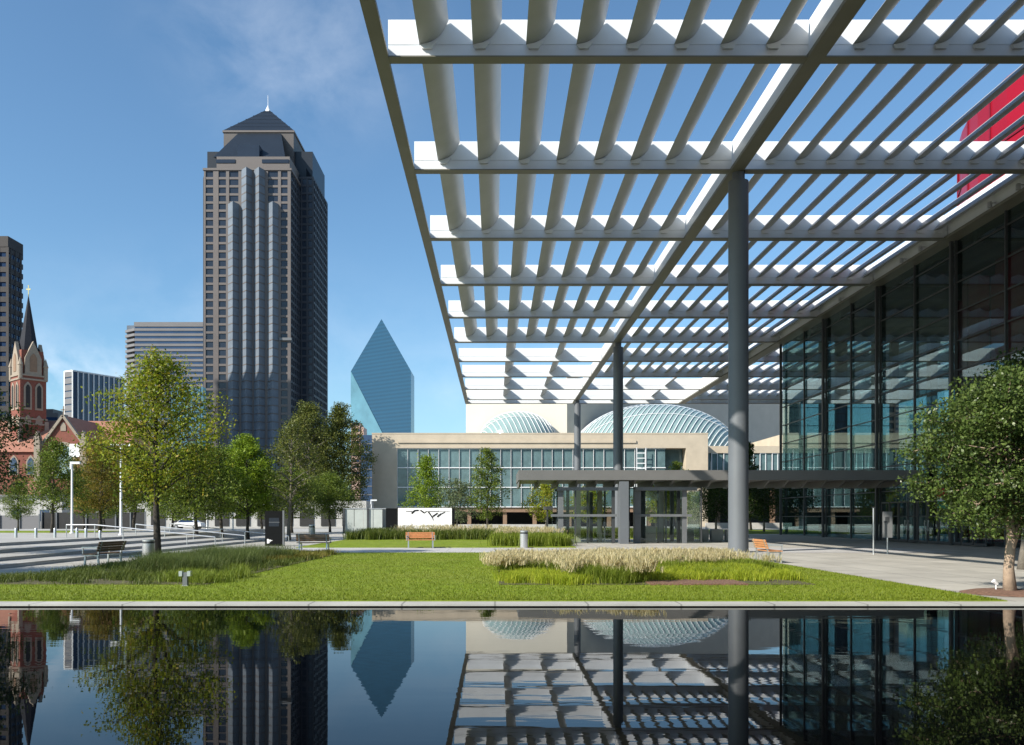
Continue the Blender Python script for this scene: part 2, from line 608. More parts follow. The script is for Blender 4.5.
# ------------------------------------------------------------------ ground
WATER_Z = -0.04
PX0, PX1, PY0, PY1 = -70.0, 26.0, -30.0, 16.5
g = MB()
xs = [-4000, PX0, PX1, 4000]
ys = [-600, PY0, PY1, 6000]
for i in range(3):
    for j in range(3):
        if i == 1 and j == 1:
            continue
        g.poly(*[(a_, b_, -0.03) for a_, b_ in ((xs[i], ys[j]), (xs[i + 1], ys[j]), (xs[i + 1], ys[j + 1]), (xs[i], ys[j + 1]))])
struct(g.build('ground', 'far_ground'))
struct(MB().poly((PX0, PY0, WATER_Z), (PX1, PY0, WATER_Z), (PX1, PY1, WATER_Z), (PX0, PY1, WATER_Z)).build('water', 'pool_water'))
struct(box(PX0, PX1, 16.42, 17.0, -0.02, 0.012).build('kerb', 'kerb_stone'))
struct(box(PX0, PX1, 16.47, 16.99, -0.6, -0.022).build('pool_wall', 'void_dark'))
struct(MB().poly((-16.2, 17.0, 0), (80, 17.0, 0), (80, 132, 0), (-16.2, 132, 0)).build('pavement', 'plaza_paving'))

struct(box(-13.3, 10.25, 17.0, 40.0, -0.3, 0.03).build('lawn', 'lawn'))
struct(box(-11.0, 4.5, 47.0, 76.0, -0.3, 0.04).build('lawn', 'lawn'))
struct(box(4.6, 16.5, 66, 82, -0.3, 0.04).build('lawn', 'lawn'))
struct(box(17.5, 60, 86, 112, -0.3, 0.05).build('lawn', 'lawn'))
struct(MB().poly((-16.2, 40.3, 0.006), (22, 40.3, 0.006), (22, 46.8, 0.006), (-16.2, 46.8, 0.006)).build('path', 'path_paving'))
# planting beds
struct(box(-13.25, -7.1, 21.0, 38.0, 0.0, 0.045).build('planting_bed_soil', 'soil'))
struct(box(0.1, 7.9, 20.9, 38.0, 0.0, 0.045).build('planting_bed_soil', 'soil'))
struct(box(3.8, 6.2, 20.8, 22.3, 0.0, 0.07).build('mulch', 'mulch'))
md = MB()
md.lathe([(0.02, 0.075), (0.75, 0.06), (1.0, 0.006)], (11.45, 18.9), 28)
struct(md.build('mulch', 'mulch', smooth=True))

# broad steps rising to the upper plaza
sx = [(-16.2, 0.13), (-17.6, 0.26), (-19.6, 0.41), (-22.0, 0.55)]
st = MB()
pts = [(-16.2, -0.3)]
z = 0.0
for x, h in sx:
    pts += [(x, z), (x, h)]
    z = h
pts = [(-16.2, -0.3), (-16.2, 0.13), (-17.6, 0.13), (-17.6, 0.26), (-19.6, 0.26), (-19.6, 0.41), (-22.0, 0.41), (-22.0, 0.55), (-75, 0.55), (-75, -0.3)]
st.prism(pts, 1, 17.0, 60.0)
struct(st.build('plaza_steps', 'step_paving'))
# thin stone strips on the risers, stopping short of each tread edge
rs = MB()
for x, h in sx:
    z0 = {0.13: 0.0, 0.26: 0.13, 0.41: 0.26, 0.55: 0.41}[h]
    rs.box(x - 0.05, x + 0.004, 17.1, 59.9, z0 + 0.004, h - 0.04)
struct(rs.build('steps_riser', 'riser_stone'))
struct(box(-75, -22.0, 60.0, 82.0, -0.3, 0.548).build('terrace', 'step_paving'))
struct(box(-62, -30, 62.0, 70.0, 0.3, 0.57).build('lawn', 'lawn'))


# ------------------------------------------------------------------ louvre canopy
CB = 18.3                                     # underside
XL, XM, XR, XF, XG = -4.1, 11.6, 27.3, 43.0, 58.7
canopy = thing('louvre_canopy', 'vast white louvred sun canopy on slender grey columns, reaching over the lawn and pool', 'canopy', (XM, 81, 0))
rows = [-9.0, 1.0, 11.0, 20.9, 30.9, 40.9, 50.9, 60.9, 70.9, 80.9, 90.9, 100.9, 110.8, 120.4, 124.6]


def cross_beam(y, x0, x1):
    m = MB()
    m.prism([(y - 0.05, CB + 0.05), (y + 0.05, CB + 0.05), (y + 0.05, CB + 1.45), (y - 0.05, CB + 1.45), (y - 0.05, CB + 0.55), (y - 0.02, CB + 0.545), (y - 0.02, CB + 0.525), (y - 0.05, CB + 0.52)], 0, x0, x1)
    b_ = m.build('cross_beam', 'white_paint', canopy)
    m = MB()
    m.box(x0, x1, y - 0.24, y + 0.24, CB, CB + 0.05)
    m.build('flange', 'flange_paint', b_)


for y in rows:
    x1 = XF if y > 82 else XR
    for a, b_ in ((XL, XM), (XM, XR), (XR, XF), (XF, XG)):
        if a >= XR and y < 82:
            continue
        cross_beam(y, a + 0.22, b_ - 0.22)


def long_beam(name, x, y0, y1, w, h, part='white_paint'):
    m = MB()
    m.box(x - w * 0.22, x + w * 0.22, y0, y1, CB + 0.14, CB + h)
    o = m.build(name, part, canopy)
    m = MB()
    m.box(x - w / 2, x + w / 2, y0, y1, CB - 0.02, CB + 0.14)
    m.build('flange', 'flange_paint', o)


long_beam('edge_beam', XL, -9, 124.8, 0.5, 0.50, 'flange_paint')
long_beam('main_beam', XM, -9, 124.8, 0.62, 1.55)
long_beam('main_beam', XR, -9, 124.8, 0.9, 1.6)
long_beam('main_beam', XF, 82.3, 124.8, 0.62, 1.55)
long_beam('edge_beam', XG, 82.3, 124.8, 0.5, 1.2)


def blade(x, y0, y1, chord=1.38, tilt=40):
    """lens-shaped louvre, low edge to the left"""
    n = 9
    a = math.radians(tilt)
    prof = []
    th = 0.21
    for i in range(n):
        u = i / (n - 1)
        prof.append((u * chord, -th * math.sin(math.pi * u)))
    for i in range(n - 2, 0, -1):
        u = i / (n - 1)
        prof.append((u * chord, th * 0.6 * math.sin(math.pi * u)))
    pts_ = [(x + u * math.cos(a) - w * math.sin(a), CB + 0.50 + u * math.sin(a) + w * math.cos(a)) for u, w in prof]
    m = MB()
    vs = []
    k = len(pts_)
    for yy in (y0, y1):
        vs += [(p[0], yy, p[1]) for p in pts_]
    fs = [tuple(range(k)), tuple(range(k, 2 * k))[::-1]] + [(i, (i + 1) % k, k + (i + 1) % k, k + i) for i in range(k)]
    m.add(vs, fs)
    return m


jobs = []
for j in range(len(rows) - 1):
    y0, y1 = rows[j], rows[j + 1]
    for a, b_ in ((XL, XM), (XM, XR), (XR, XF), (XF, XG)):
        if a >= XR and y0 < 80:
            continue
        sparse = y0 > 80 and (a == XL or (a == XM and y0 > 100))
        if sparse:
            xs_ = [a + (b_ - a) * q / 3 for q in (1, 2)]
        elif a == XL:
            xs_ = [-2.74, -0.81, 1.12, 2.94, 4.73, 6.48, 8.16, 9.80]
        else:
            # the blades stand closer together towards the building
            xs_ = [a + q for q in (1.34, 2.8, 4.28, 5.69, 7.07, 8.5, 9.85, 11.15, 12.4, 13.55, 14.6)]
        for x in xs_:
            jobs.append((x, y0 + (1.6 if (a >= XR and y0 < 82) else 0), y1))
shown = sorted((q for q in jobs if q[1] >= 19), key=lambda q: q[1])
first = {(round(q[0], 2), q[1]) for q in shown[:100]}
rest = MB()
for x, y0, y1 in jobs:
    m = blade(x, y0 + 0.10, y1 - 0.10)
    bk = MB()
    for q in (y1 - 0.16, y0 + 0.06):
        bk.add([(x + 0.10, q, CB + 0.36), (x + 0.46, q, CB + 0.36), (x + 0.62, q, CB + 0.62), (x + 0.02, q, CB + 0.50),
                (x + 0.10, q + 0.1, CB + 0.36), (x + 0.46, q + 0.1, CB + 0.36), (x + 0.62, q + 0.1, CB + 0.62), (x + 0.02, q + 0.1, CB + 0.50)],
               [(0, 1, 2, 3), (7, 6, 5, 4), (0, 4, 5, 1), (1, 5, 6, 2), (2, 6, 7, 3), (3, 7, 4, 0)])
    if (round(x, 2), y0) in first:
        lo_ = m.build('louvre', 'louvre_paint', canopy, smooth=True)
        for h_ in (0, 1):
            b1_ = MB()
            b1_.add(bk.v[8 * h_:8 * h_ + 8], bk.f[:6])
            b1_.build('bracket', 'white_paint', lo_)
    else:
        rest.add(m.v, m.f)
o = rest.build('louvre_blades', 'louvre_paint', canopy, smooth=True)
o['kind'] = 'stuff'
for y in (41.0, 81.0, 121.0):
    m = MB()
    m.lathe([(0.52, 0.0), (0.52, 0.03), (0.475, 0.035), (0.475, CB - 0.45), (0.30, CB - 0.4), (0.30, CB - 0.021)], (XM + 0.14, y), 40)
    m.build('column', 'column_paint', canopy, smooth=True)


# ------------------------------------------------------------------ opera house with the red drum
GXF = 27.75
opera = thing('opera_house', 'tall glass lobby building with dark mullions and a red drum above its roof', 'opera house', (GXF, 60, 0))
GT = CB + 0.3
YA, YB = -6.0, 82.0
box(GXF - 0.01, GXF + 0.03, YA, YB, 0.06, GT).build('glazing', 'lobby_glass', opera)
box(GXF + 0.05, 72, YB - 0.04, YB, 0.06, GT).build('glazing', 'lobby_glass', opera)
m = MB()
for k in range(1, 11):
    z = 1.75 * k
    m.box(GXF - 0.10, GXF - 0.02, YA, YB - 0.1, z - 0.035, z + 0.035)
    m.box(GXF + 0.1, 72, YB + 0.01, YB + 0.08, z - 0.03, z + 0.03)
y = 1.0
yy = 6.0
while yy < 80:
    m.box(GXF - 0.16, GXF - 0.02, yy - 0.05, yy + 0.05, 0.05, GT)
    yy += 5
for xx in (32, 37, 42, 47, 52, 57, 62):
    m.box(xx - 0.05, xx + 0.05, YB + 0.005, YB + 0.12, 0.05, GT)
m.build('mullion', 'dark_metal', opera)
for yy in (21, 31, 41, 51.2, 61.2, 71.2, 81.75):
    box(GXF - 0.36, GXF - 0.17, yy - 0.1, yy + 0.1, 0.0, GT + 0.05).build('facade_column', 'dark_metal', opera)
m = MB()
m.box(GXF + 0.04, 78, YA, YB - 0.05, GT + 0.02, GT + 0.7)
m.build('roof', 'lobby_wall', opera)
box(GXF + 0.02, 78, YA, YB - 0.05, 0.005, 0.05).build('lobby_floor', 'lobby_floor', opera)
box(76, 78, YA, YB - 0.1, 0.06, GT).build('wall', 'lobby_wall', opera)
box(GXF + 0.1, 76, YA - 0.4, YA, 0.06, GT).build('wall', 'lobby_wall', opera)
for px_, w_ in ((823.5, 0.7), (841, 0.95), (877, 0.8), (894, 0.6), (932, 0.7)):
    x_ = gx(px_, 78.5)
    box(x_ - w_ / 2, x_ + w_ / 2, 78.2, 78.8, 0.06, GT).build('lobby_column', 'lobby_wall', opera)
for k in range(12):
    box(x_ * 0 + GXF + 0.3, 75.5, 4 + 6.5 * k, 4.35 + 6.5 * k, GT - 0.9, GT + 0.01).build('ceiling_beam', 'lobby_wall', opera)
# red drum
DC, DR, DT = (55.6, 54.6), 22.7, gz(150, 65.5)
m = MB()
m.lathe([(DR, 0.06), (DR, DT), (DR - 0.4, DT + 0.01)], DC, 72)
drum = m.build('drum', 'red_panel', opera)
m = MB()
for k in range(36):
    a = 2 * math.pi * (k + 0.5) / 36
    c, s = math.cos(a), math.sin(a)
    r = DR + 0.03
    w = 0.08 if k % 3 else 0.16
    m.bar((DC[0] + r * c, DC[1] + r * s, 0.1), (DC[0] + r * c, DC[1] + r * s, DT - 0.05), w, 0.12)
for z in (22.0, 26.0):
    n = 72
    for k in range(n):
        a0, a1 = 2 * math.pi * k / n, 2 * math.pi * (k + 1) / n
        r = DR + 0.02
        m.bar((DC[0] + r * math.cos(a0), DC[1] + r * math.sin(a0), z), (DC[0] + r * math.cos(a1), DC[1] + r * math.sin(a1), z), 0.1, 0.12)
m.build('panel_joint', 'red_joint', drum)
# entrance doors in the glass front
for k in range(10):
    y0 = 47.6 + 1.3 * k
    m = MB()
    m.box(GXF - 0.24, GXF - 0.17, y0 + 0.03, y0 + 0.10, 0.05, 2.75)
    m.box(GXF - 0.24, GXF - 0.17, y0 + 1.17, y0 + 1.24, 0.05, 2.75)
    m.box(GXF - 0.24, GXF - 0.17, y0 + 0.10, y0 + 1.17, 2.66, 2.75)
    m.box(GXF - 0.24, GXF - 0.17, y0 + 0.10, y0 + 1.17, 0.05, 0.2)
    d = m.build('door', 'dark_metal', opera)
    m = MB()
    hy = y0 + (0.2 if k % 2 else 1.05)
    m.box(GXF - 0.32, GXF - 0.28, hy, hy + 0.04, 0.8, 1.5)
    m.box(GXF - 0.29, GXF - 0.24, hy, hy + 0.04, 0.85, 0.9)
    m.box(GXF - 0.29, GXF - 0.24, hy, hy + 0.04, 1.4, 1.45)
    m.build('handle', 'steel', d)
# spot fixtures on the big beam along the glass
for yy in (26, 33.5, 36, 43.5, 46, 53.5, 56, 66):
    m = MB()
    m.tube([(XR - 0.52, yy, CB + 0.45), (XR - 0.52, yy, CB + 0.15)], 0.12, 10)
    m.tube([(XR - 0.52, yy, CB + 0.4), (XR - 0.2, yy, CB + 0.4)], 0.03, 6)
    m.build('spotlight', 'steel', canopy, smooth=True)

# ------------------------------------------------------------------ entrance pavilion with its long slab roof
PD = 54.0
pav = thing('entrance_pavilion', 'low glass pavilion with posts and a long grey slab roof reaching to the glass lobby', 'pavilion', (10, PD, 0))
m = MB()
m.box(1.5, GXF - 0.5, PD, PD + 6.5, 4.05, 4.68)
m.build('slab_roof', 'slab_paint', pav)
for k in range(21):
    x = 1.55 + 1.22 * k
    m = MB()
    m.prism([(PD + 0.01, 4.048), (PD + 6.4, 4.048), (PD + 6.4, 3.7), (PD + 1.2, 3.65)], 0, x, x + 0.12)
    m.build('fin', 'slab_paint', pav)
m = MB()
m.box(4.0, 8.6, PD + 0.6, PD + 0.85, 3.40, 3.62)
m.box(9.0, 13.0, PD + 0.6, PD + 0.85, 3.40, 3.62)
m.build('header_beam', 'grey_metal', pav)
for x, w, mm_, yo in ((4.25, 0.34, 'grey_metal', 0.9), (4.75, 0.2, 'dark_metal', 1.4), (7.65, 0.2, 'dark_metal', 0.9), (9.2, 0.42, 'grey_metal', 0.9),
                      (9.7, 0.3, 'dark_metal', 1.6), (11.9, 0.22, 'dark_metal', 1.0), (12.25, 0.3, 'grey_metal', 0.9),
                      (5.2, 0.09, 'dark_metal', 0.9), (6.02, 0.12, 'dark_metal', 1.2), (7.3, 0.1, 'grey_metal', 2.6), (8.85, 0.14, 'dark_metal', 2.2), (10.6, 0.1, 'dark_metal', 1.3), (11.35, 0.12, 'grey_metal', 2.4), (13.33, 0.08, 'dark_metal', 0.9),
                      (4.3, 0.25, 'grey_metal', 5.0), (9.1, 0.25, 'grey_metal', 5.0), (12.3, 0.25, 'grey_metal', 5.0)):
    box(x - w / 2, x + w / 2, PD + yo, PD + yo + w, 0.0, 3.65).build('post', mm_, pav)
box(7.9, 8.45, PD - 0.3, PD + 0.55, 0.0, 3.95).build('pier', 'column_paint', pav)
m = MB()
m.box(3.6, 7.85, PD + 0.78, PD + 0.88, 1.72, 1.88)
m.box(8.95, 12.7, PD + 0.78, PD + 0.88, 1.72, 1.88)
m.build('rail', 'grey_metal', pav)
for x0, x1 in ((4.45, 6.0), (6.05, 7.55), (9.45, 10.9), (10.95, 12.1), (12.45, 13.3)):
    box(x0, x1, PD + 1.0, PD + 1.02, 0.05, 3.38).build('glass_panel', 'clear_glass', pav)
for y0, y1 in ((1.3, 2.9), (3.0, 4.9)):
    box(13.32, 13.34, PD + y0, PD + y1, 0.05, 3.38).build('glass_panel', 'clear_glass', pav)
    box(4.0, 4.02, PD + y0, PD + y1, 0.05, 3.38).build('glass_panel', 'clear_glass', pav)
for x0, x1, yo, mm_, h in ((5.45, 5.85, 4.0, 'ochre_concrete', 3.6), (6.5, 6.7, 4.2, 'dark_metal', 3.4), (7.0, 7.3, 3.8, 'ochre_concrete', 3.6), (9.9, 10.9, 3.5, 'concrete', 1.1), (11.2, 11.6, 4.3, 'concrete', 3.6)):
    box(x0, x1, PD + yo, PD + yo + 0.5, 0.0, h).build('stair_wall', mm_, pav)

# glass lift shelter behind, left of the pavilion
sh = thing('glass_shelter', 'small dark glass lift shelter with flat roof, left of the slab roofed pavilion posts', 'shelter', (4.5, 64, 0))
box(3.8, 7.5, 64, 67, 2.25, 2.5).build('roof', 'dark_metal', sh)
for x in (3.95, 5.0, 7.3):
    box(x - 0.06, x + 0.06, 64.1, 64.22, 0, 2.25).build('post', 'dark_metal', sh)
m = MB()
m.bar((4.9, 64.4, 0.0), (4.55, 64.4, 2.2), 0.1)
m.build('brace', 'dark_metal', sh)
box(4.02, 4.9, 64.15, 64.17, 0.05, 2.2).build('glass_panel', 'clear_glass', sh)

# white blocks right of the pavilion
names = ['leftmost, beside the pavilion glass', 'second from the pavilion glass', 'third from the pavilion glass', 'rightmost, next to the big grey column']
for k in range(4):
    x = 12.9 + k * 1.02
    m = MB()
    m.box(x, x + 0.82, 58.6, 59.2, 0.08, 0.85)
    m.box(x + 0.06, x + 0.76, 58.68, 59.12, 0.0, 0.08)
    o = m.build('barrier_block', 'concrete')
    tag(o, 'low white block barrier, ' + names[k], 'barrier', 'white block barriers')


# ------------------------------------------------------------------ cream concert hall wing (long low building)
Y0 = 150.0
hall = thing('concert_hall', 'cream stone hall with white mullioned glass front, arched glass roofs behind it', 'concert hall', (10, Y0, 0))
hx0, hx1 = gx(372, Y0), gx(708, Y0)
HT = gz(434, Y0)
gl0, gl1 = gx(397, Y0), gx(666, Y0)
zg0, zg1 = gz(507, Y0), gz(448, Y0)
m = MB()
m.box(hx0, gl0, Y0, Y0 + 30, 0, HT)                                  # left solid wall
m.box(gl0, gx(686, Y0), Y0, Y0 + 30, zg1, HT)                        # fascia
m.box(gx(686, Y0), hx1, Y0, Y0 + 30, 0, HT)                          # pylon
m.build('wall', 'limestone', hall)
box(hx0 - 0.05, hx1 + 0.05, Y0 - 0.05, Y0 + 30.2, HT + 0.004, HT + 0.2).build('parapet', 'limestone', hall)
box(gl0 + 0.1, gx(636, Y0), Y0 - 0.22, Y0 - 0.004, zg1 + 0.9, zg1 + 1.35).build('cornice', 'limestone', hall)
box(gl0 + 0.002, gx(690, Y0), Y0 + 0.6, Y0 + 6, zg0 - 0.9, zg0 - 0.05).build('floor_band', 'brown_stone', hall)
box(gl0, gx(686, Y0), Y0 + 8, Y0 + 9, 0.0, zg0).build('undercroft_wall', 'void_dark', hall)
nb = 26
bw = (gl1 - gl0) / nb
proto = None
for k in range(nb):
    x = gl0 + bw * k
    if proto is None:
        m = MB()
        ph = (zg1 - zg0) / 3
        for r_ in range(3):
            m.box(0.06, bw - 0.06, 0.5, 0.56, zg0 + ph * r_ + 0.05, zg0 + ph * (r_ + 1) - 0.05)
        proto = m.build('window', 'pane_teal', hall, local=True)
        w_ = proto
        m = MB()
        m.box(0.0, 0.06, 0.25, 0.6, zg0, zg1)
        for r_ in range(4):
            zz = min(zg1 - 0.1, zg0 + ph * r_)
            m.box(0.062, bw, 0.3, 0.6, zz - 0.05, zz + 0.09)
        m.build('frame', 'white_paint', w_, local=True)
    else:
        w_ = copy_tree(proto, hall)
    w_.location = (x - 10, 0, 0)
box(gl0 + 0.1, gx(686, Y0) - 0.1, Y0 + 2.6, Y0 + 2.8, zg0, zg1).build('curtain', 'pane_teal', hall)
# white stair rails inside the recess
m = MB()
for k in range(6):
    m.box(gx(636, Y0) + 0.1, gx(636, Y0) + 1.6, Y0 - 0.5, Y0 - 0.4, zg1 - 1.0 - 0.9 * k, zg1 - 0.85 - 0.9 * k)
m.box(gx(636, Y0), gx(636, Y0) + 0.12, Y0 - 0.5, Y0 - 0.4, 0.0, zg1)
m.box(gx(636, Y0) + 1.6, gx(636, Y0) + 1.72, Y0 - 0.5, Y0 - 0.4, 0.0, zg1)
m.build('ladder_frame', 'white_paint', hall)
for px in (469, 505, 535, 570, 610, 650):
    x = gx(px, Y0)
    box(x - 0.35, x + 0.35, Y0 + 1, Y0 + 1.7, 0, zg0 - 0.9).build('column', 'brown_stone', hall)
# right lower wing
wx0, wx1 = hx1 + 0.05, 98.0
WT = gz(446, 158)
m = MB()
m.box(wx0, wx1, 158, 182, gz(453, 158), WT)
m.box(wx0, wx1, 158, 182, gz(484, 158), gz(475, 158))
m.box(gx(779, 158), wx1 + 0.2, 157.9, 181, WT + 0.01, gz(435, 158))
m.build('wing_wall', 'limestone', hall)
for k in range(26):
    x0 = wx0 + 0.5 + k * 2.25
    fr_ = box(x0, x0 + 2.0, 158.3, 158.4, gz(475, 158) + 0.02, gz(453, 158) - 0.02).build('window', 'pane_teal', hall)
    m = MB()
    za_, zb_ = gz(475, 158) + 0.01, gz(453, 158) - 0.01
    m.prism([(x0 - 0.12, za_), (x0 - 0.01, za_), (x0 - 0.01, zb_ - 0.1), (x0 + 0.95, zb_ - 0.1), (x0 + 0.95, za_), (x0 + 1.03, za_), (x0 + 1.03, zb_), (x0 - 0.12, zb_)], 1, 158.1, 158.29)
    m.build('frame', 'white_paint', fr_)
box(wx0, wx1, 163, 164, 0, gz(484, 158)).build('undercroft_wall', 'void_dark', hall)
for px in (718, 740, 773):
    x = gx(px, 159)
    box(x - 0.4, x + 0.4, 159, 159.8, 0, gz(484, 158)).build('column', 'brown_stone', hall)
# tall auditorium blocks behind
AY = 178.0
m = MB()
m.box(gx(466, AY), gx(567, AY), AY, AY + 40, 0, gz(379, AY))
m.build('auditorium', 'pale_wall', hall)
m = MB()
ax = gx(567, AY)
m.prism([(ax + 0.03, AY + 0.3), (gx(801, 221), 221), (gx(801, 221) - 6, 245), (ax + 0.03, AY + 60)], 2, 0, gz(376, AY))
m.build('auditorium', 'greige_wall', hall)


def conoid(cx, y, z0, a, h, dep, slant, nr, rb):
    """arched glass vault bulging towards the viewer, with slanting white ribs"""
    def P(u, v):
        # u across (-1..1), v depth angle 0 (front foot) .. 1 (top, at the wall)
        r = math.sqrt(max(0, 1 - u * u))
        return Vector((cx + a * u, y - dep * r * math.cos(v * math.pi / 2), z0 + h * r * math.sin(v * math.pi / 2)))
    m_ = MB()
    nu, nv = 40, 10
    vs = [P(-1 + 2 * i / nu, j / nv) for j in range(nv + 1) for i in range(nu + 1)]
    fs = [(j * (nu + 1) + i, j * (nu + 1) + i + 1, (j + 1) * (nu + 1) + i + 1, (j + 1) * (nu + 1) + i) for j in range(nv) for i in range(nu)]
    m_.add(vs, fs)
    v_ = m_.build('arched_glass_roof', 'pane_pale', hall, smooth='all')
    m_ = MB()
    for i in range(nr):
        u0 = -1.15 + 2.3 * i / (nr - 1)
        line = []
        for j in range(13):
            vv = j / 12
            u = u0 + slant * (vv - 0.5)
            if abs(u) < 0.995:
                p = P(u, vv)
                line.append(p + Vector((0, -0.12, 0.08)))
        if len(line) > 2:
            m_.tube(line, rb, 5)
    for vv in (0.55, 0.8):
        m_.tube([P(-0.99 + 1.98 * i / 30, vv) + Vector((0, -0.1, 0.08)) for i in range(31)], rb * 0.8, 5)
    m_.tube([P(-0.998 + 1.996 * i / 40, 1.0) + Vector((0, -0.2, 0.1)) for i in range(41)], rb * 1.3, 6)
    m_.build('rib', 'white_paint', v_, smooth=True)


conoid(gx(518, 177), 177, gz(442, 177), 39 * 177 / F, 30 * 177 / F, 7, -0.45, 20, 0.07)
conoid(gx(655, 181), 180.5, gz(461, 181), 86 * 181 / F, 56 * 181 / F, 12, 0.55, 40, 0.08)

# low white wall along the foot of the hall
o = box(gx(456, 125), gx(562, 125), 125, 125.5, 0.0, 0.62).build('low_wall', 'concrete')
tag(o, 'long low white wall along the dark undercroft of the cream hall', 'wall')
o = box(gx(706, 125), gx(792, 125), 125, 125.5, 0.0, 0.85).build('low_wall', 'concrete')
tag(o, 'low white wall right of the cream pylon, behind the dark trees', 'wall')

# screens in front of the hall
scr = thing('glass_screen', 'frosted glass screen enclosure beside the black panel and white wall', 'screen', (gx(365, 88), 88, 0))
for k in range(4):
    x0 = gx(345, 88) + k * 0.98
    box(x0, x0 + 0.92, 88, 88.06, 0.05, 2.5).build('glass_panel', 'screen_glass', scr)
box(gx(344, 88), gx(386, 88), 87.95, 88.12, 2.52, 2.62).build('top_rail', 'steel', scr)
for x in (gx(368, 88), gx(344, 88)):
    box(x - 0.1, x + 0.1, 87.85, 87.94, 0, 2.6).build('post', 'dark_metal', scr)
o = box(gx(386, 88), gx(396, 88) + 0.1, 87.9, 88.3, 0, 2.6).build('black_panel', 'black_panel')
tag(o, 'plain black panel between the frosted glass screen and the white wall', 'panel')
ww = thing('white_wall', 'white panelled wall behind the tall grasses with painted dark branch shadows', 'wall', (gx(424, 87), 87, 0))
for k in range(4):
    x0 = gx(398, 87) + k * 1.38
    box(x0, x0 + 1.365, 87, 87.3, 0, 2.62).build('wall_panel', 'sign_white', ww)
box(gx(398, 87) + 5.54, gx(398, 87) + 5.80, 86.98, 87.3, 0, 2.6).build('end_panel', 'black_panel', ww)


def shadow_stroke(m_, pts_, w, y):  # one dark stroke of a branch shadow painted on the wall
    n = len(pts_)
    for i in range(n - 1):
        (x0, z0), (x1, z1) = pts_[i], pts_[i + 1]
        d = Vector((x1 - x0, 0, z1 - z0)).normalized()
        s = Vector((-d.z, 0, d.x)) * w * 0.75 * (0.5 + 0.5 * math.sin(2.1 * i + 1))
        m_.poly((x0 - s.x, y, z0 - s.z), (x1 - s.x, y, z1 - s.z), (x1 + s.x, y, z1 + s.z), (x0 + s.x, y, z0 + s.z))


m = MB()
bx = gx(398, 87)
shadow_stroke(m, [(bx + 0.8, 2.3), (bx + 1.5, 2.26), (bx + 2.2, 2.33), (bx + 3.0, 2.25), (bx + 4.2, 2.28), (bx + 5.3, 2.27)], 0.05, 86.99)
shadow_stroke(m, [(bx + 1.4, 2.05), (bx + 1.75, 2.38), (bx + 2.1, 2.4), (bx + 2.35, 2.2)], 0.13, 86.985)
shadow_stroke(m, [(bx + 2.3, 2.4), (bx + 2.7, 2.1), (bx + 2.95, 2.3), (bx + 3.2, 2.0)], 0.10, 86.98)
shadow_stroke(m, [(bx + 3.1, 2.25), (bx + 3.55, 1.6), (bx + 3.6, 1.35)], 0.09, 86.975)
shadow_stroke(m, [(bx + 3.55, 1.75), (bx + 4.05, 2.1)], 0.10, 86.97)
shadow_stroke(m, [(bx + 4.0, 1.72), (bx + 4.4, 2.02), (bx + 4.8, 2.2), (bx + 5.05, 1.98)], 0.11, 86.965)
m.build('branch_shadows', 'black_panel', ww)  # cast shadows of branches, drawn as black strips on the panels


# ------------------------------------------------------------------ downtown towers
TB = 429.0
tc_tower = thing('granite_tower', 'tallest tower, brown granite with folded glass bays and a dark pyramid roof', 'skyscraper', (-125, 468, 0))
cx_, cy_ = -125.0, 468.0


def clad_block(x0, x1, y0, y1, z1, fh, piers_x, piers_y, band=1.15, pm='granite', gm='tower_glass', part='tower_block'):
    """glass core with stone floor bands and piers standing proud of it"""
    core = box(x0 + 0.5, x1 - 0.5, y0 + 0.5, y1 - 0.5, 0, z1 - 0.6).build(part, gm, tc_tower)
    m_ = MB()
    nf = int(z1 / fh)
    for k in range(nf + 1):
        z_ = k * fh
        m_.box(x0 + 0.12, x1 - 0.12, y0 + 0.12, y0 + 0.5, z_, z_ + band)
    for u, w in piers_x:
        m_.box(u - w / 2, u + w / 2, y0, y0 + 0.45, 0, z1)
    m_.build('stone_cladding', pm, core)
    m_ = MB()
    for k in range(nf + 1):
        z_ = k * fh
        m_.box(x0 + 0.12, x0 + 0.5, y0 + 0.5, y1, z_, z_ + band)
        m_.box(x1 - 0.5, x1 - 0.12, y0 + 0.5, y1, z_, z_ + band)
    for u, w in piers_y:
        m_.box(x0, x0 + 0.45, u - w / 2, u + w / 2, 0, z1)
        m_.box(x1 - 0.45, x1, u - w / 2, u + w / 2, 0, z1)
    m_.build('side_cladding', 'shaded_granite', core)  # sides turned from the sun get their shade as a darker colour
    return core


FH = 4.1
# front block: four window columns, gap for the folded bays
zf = gz(168, TB)
px_l = [(-146.5, 0.9), (-140.9, 2.7), (-135.0, 1.6), (-128.8, 1.4), (-122.2, 0.8), (-115.4, 1.6), (-108.8, 1.5), (-103.9, 1.6)]
clad_block(-147, -103, 429, 507, zf, FH, px_l, [(429.5 + 3.9 * k, 0.8) for k in range(20)])
# wings
zw = gz(178, 449)
clad_block(-154.2, -95.8, 449, 487, zw, FH, [(-153.8, 0.8), (-102.2, 0.6), (-99.2, 0.9), (-96.2, 0.8)], [(449.5 + 3.7 * k, 0.8) for k in range(11)], pm='shaded_granite', part='wing_block')
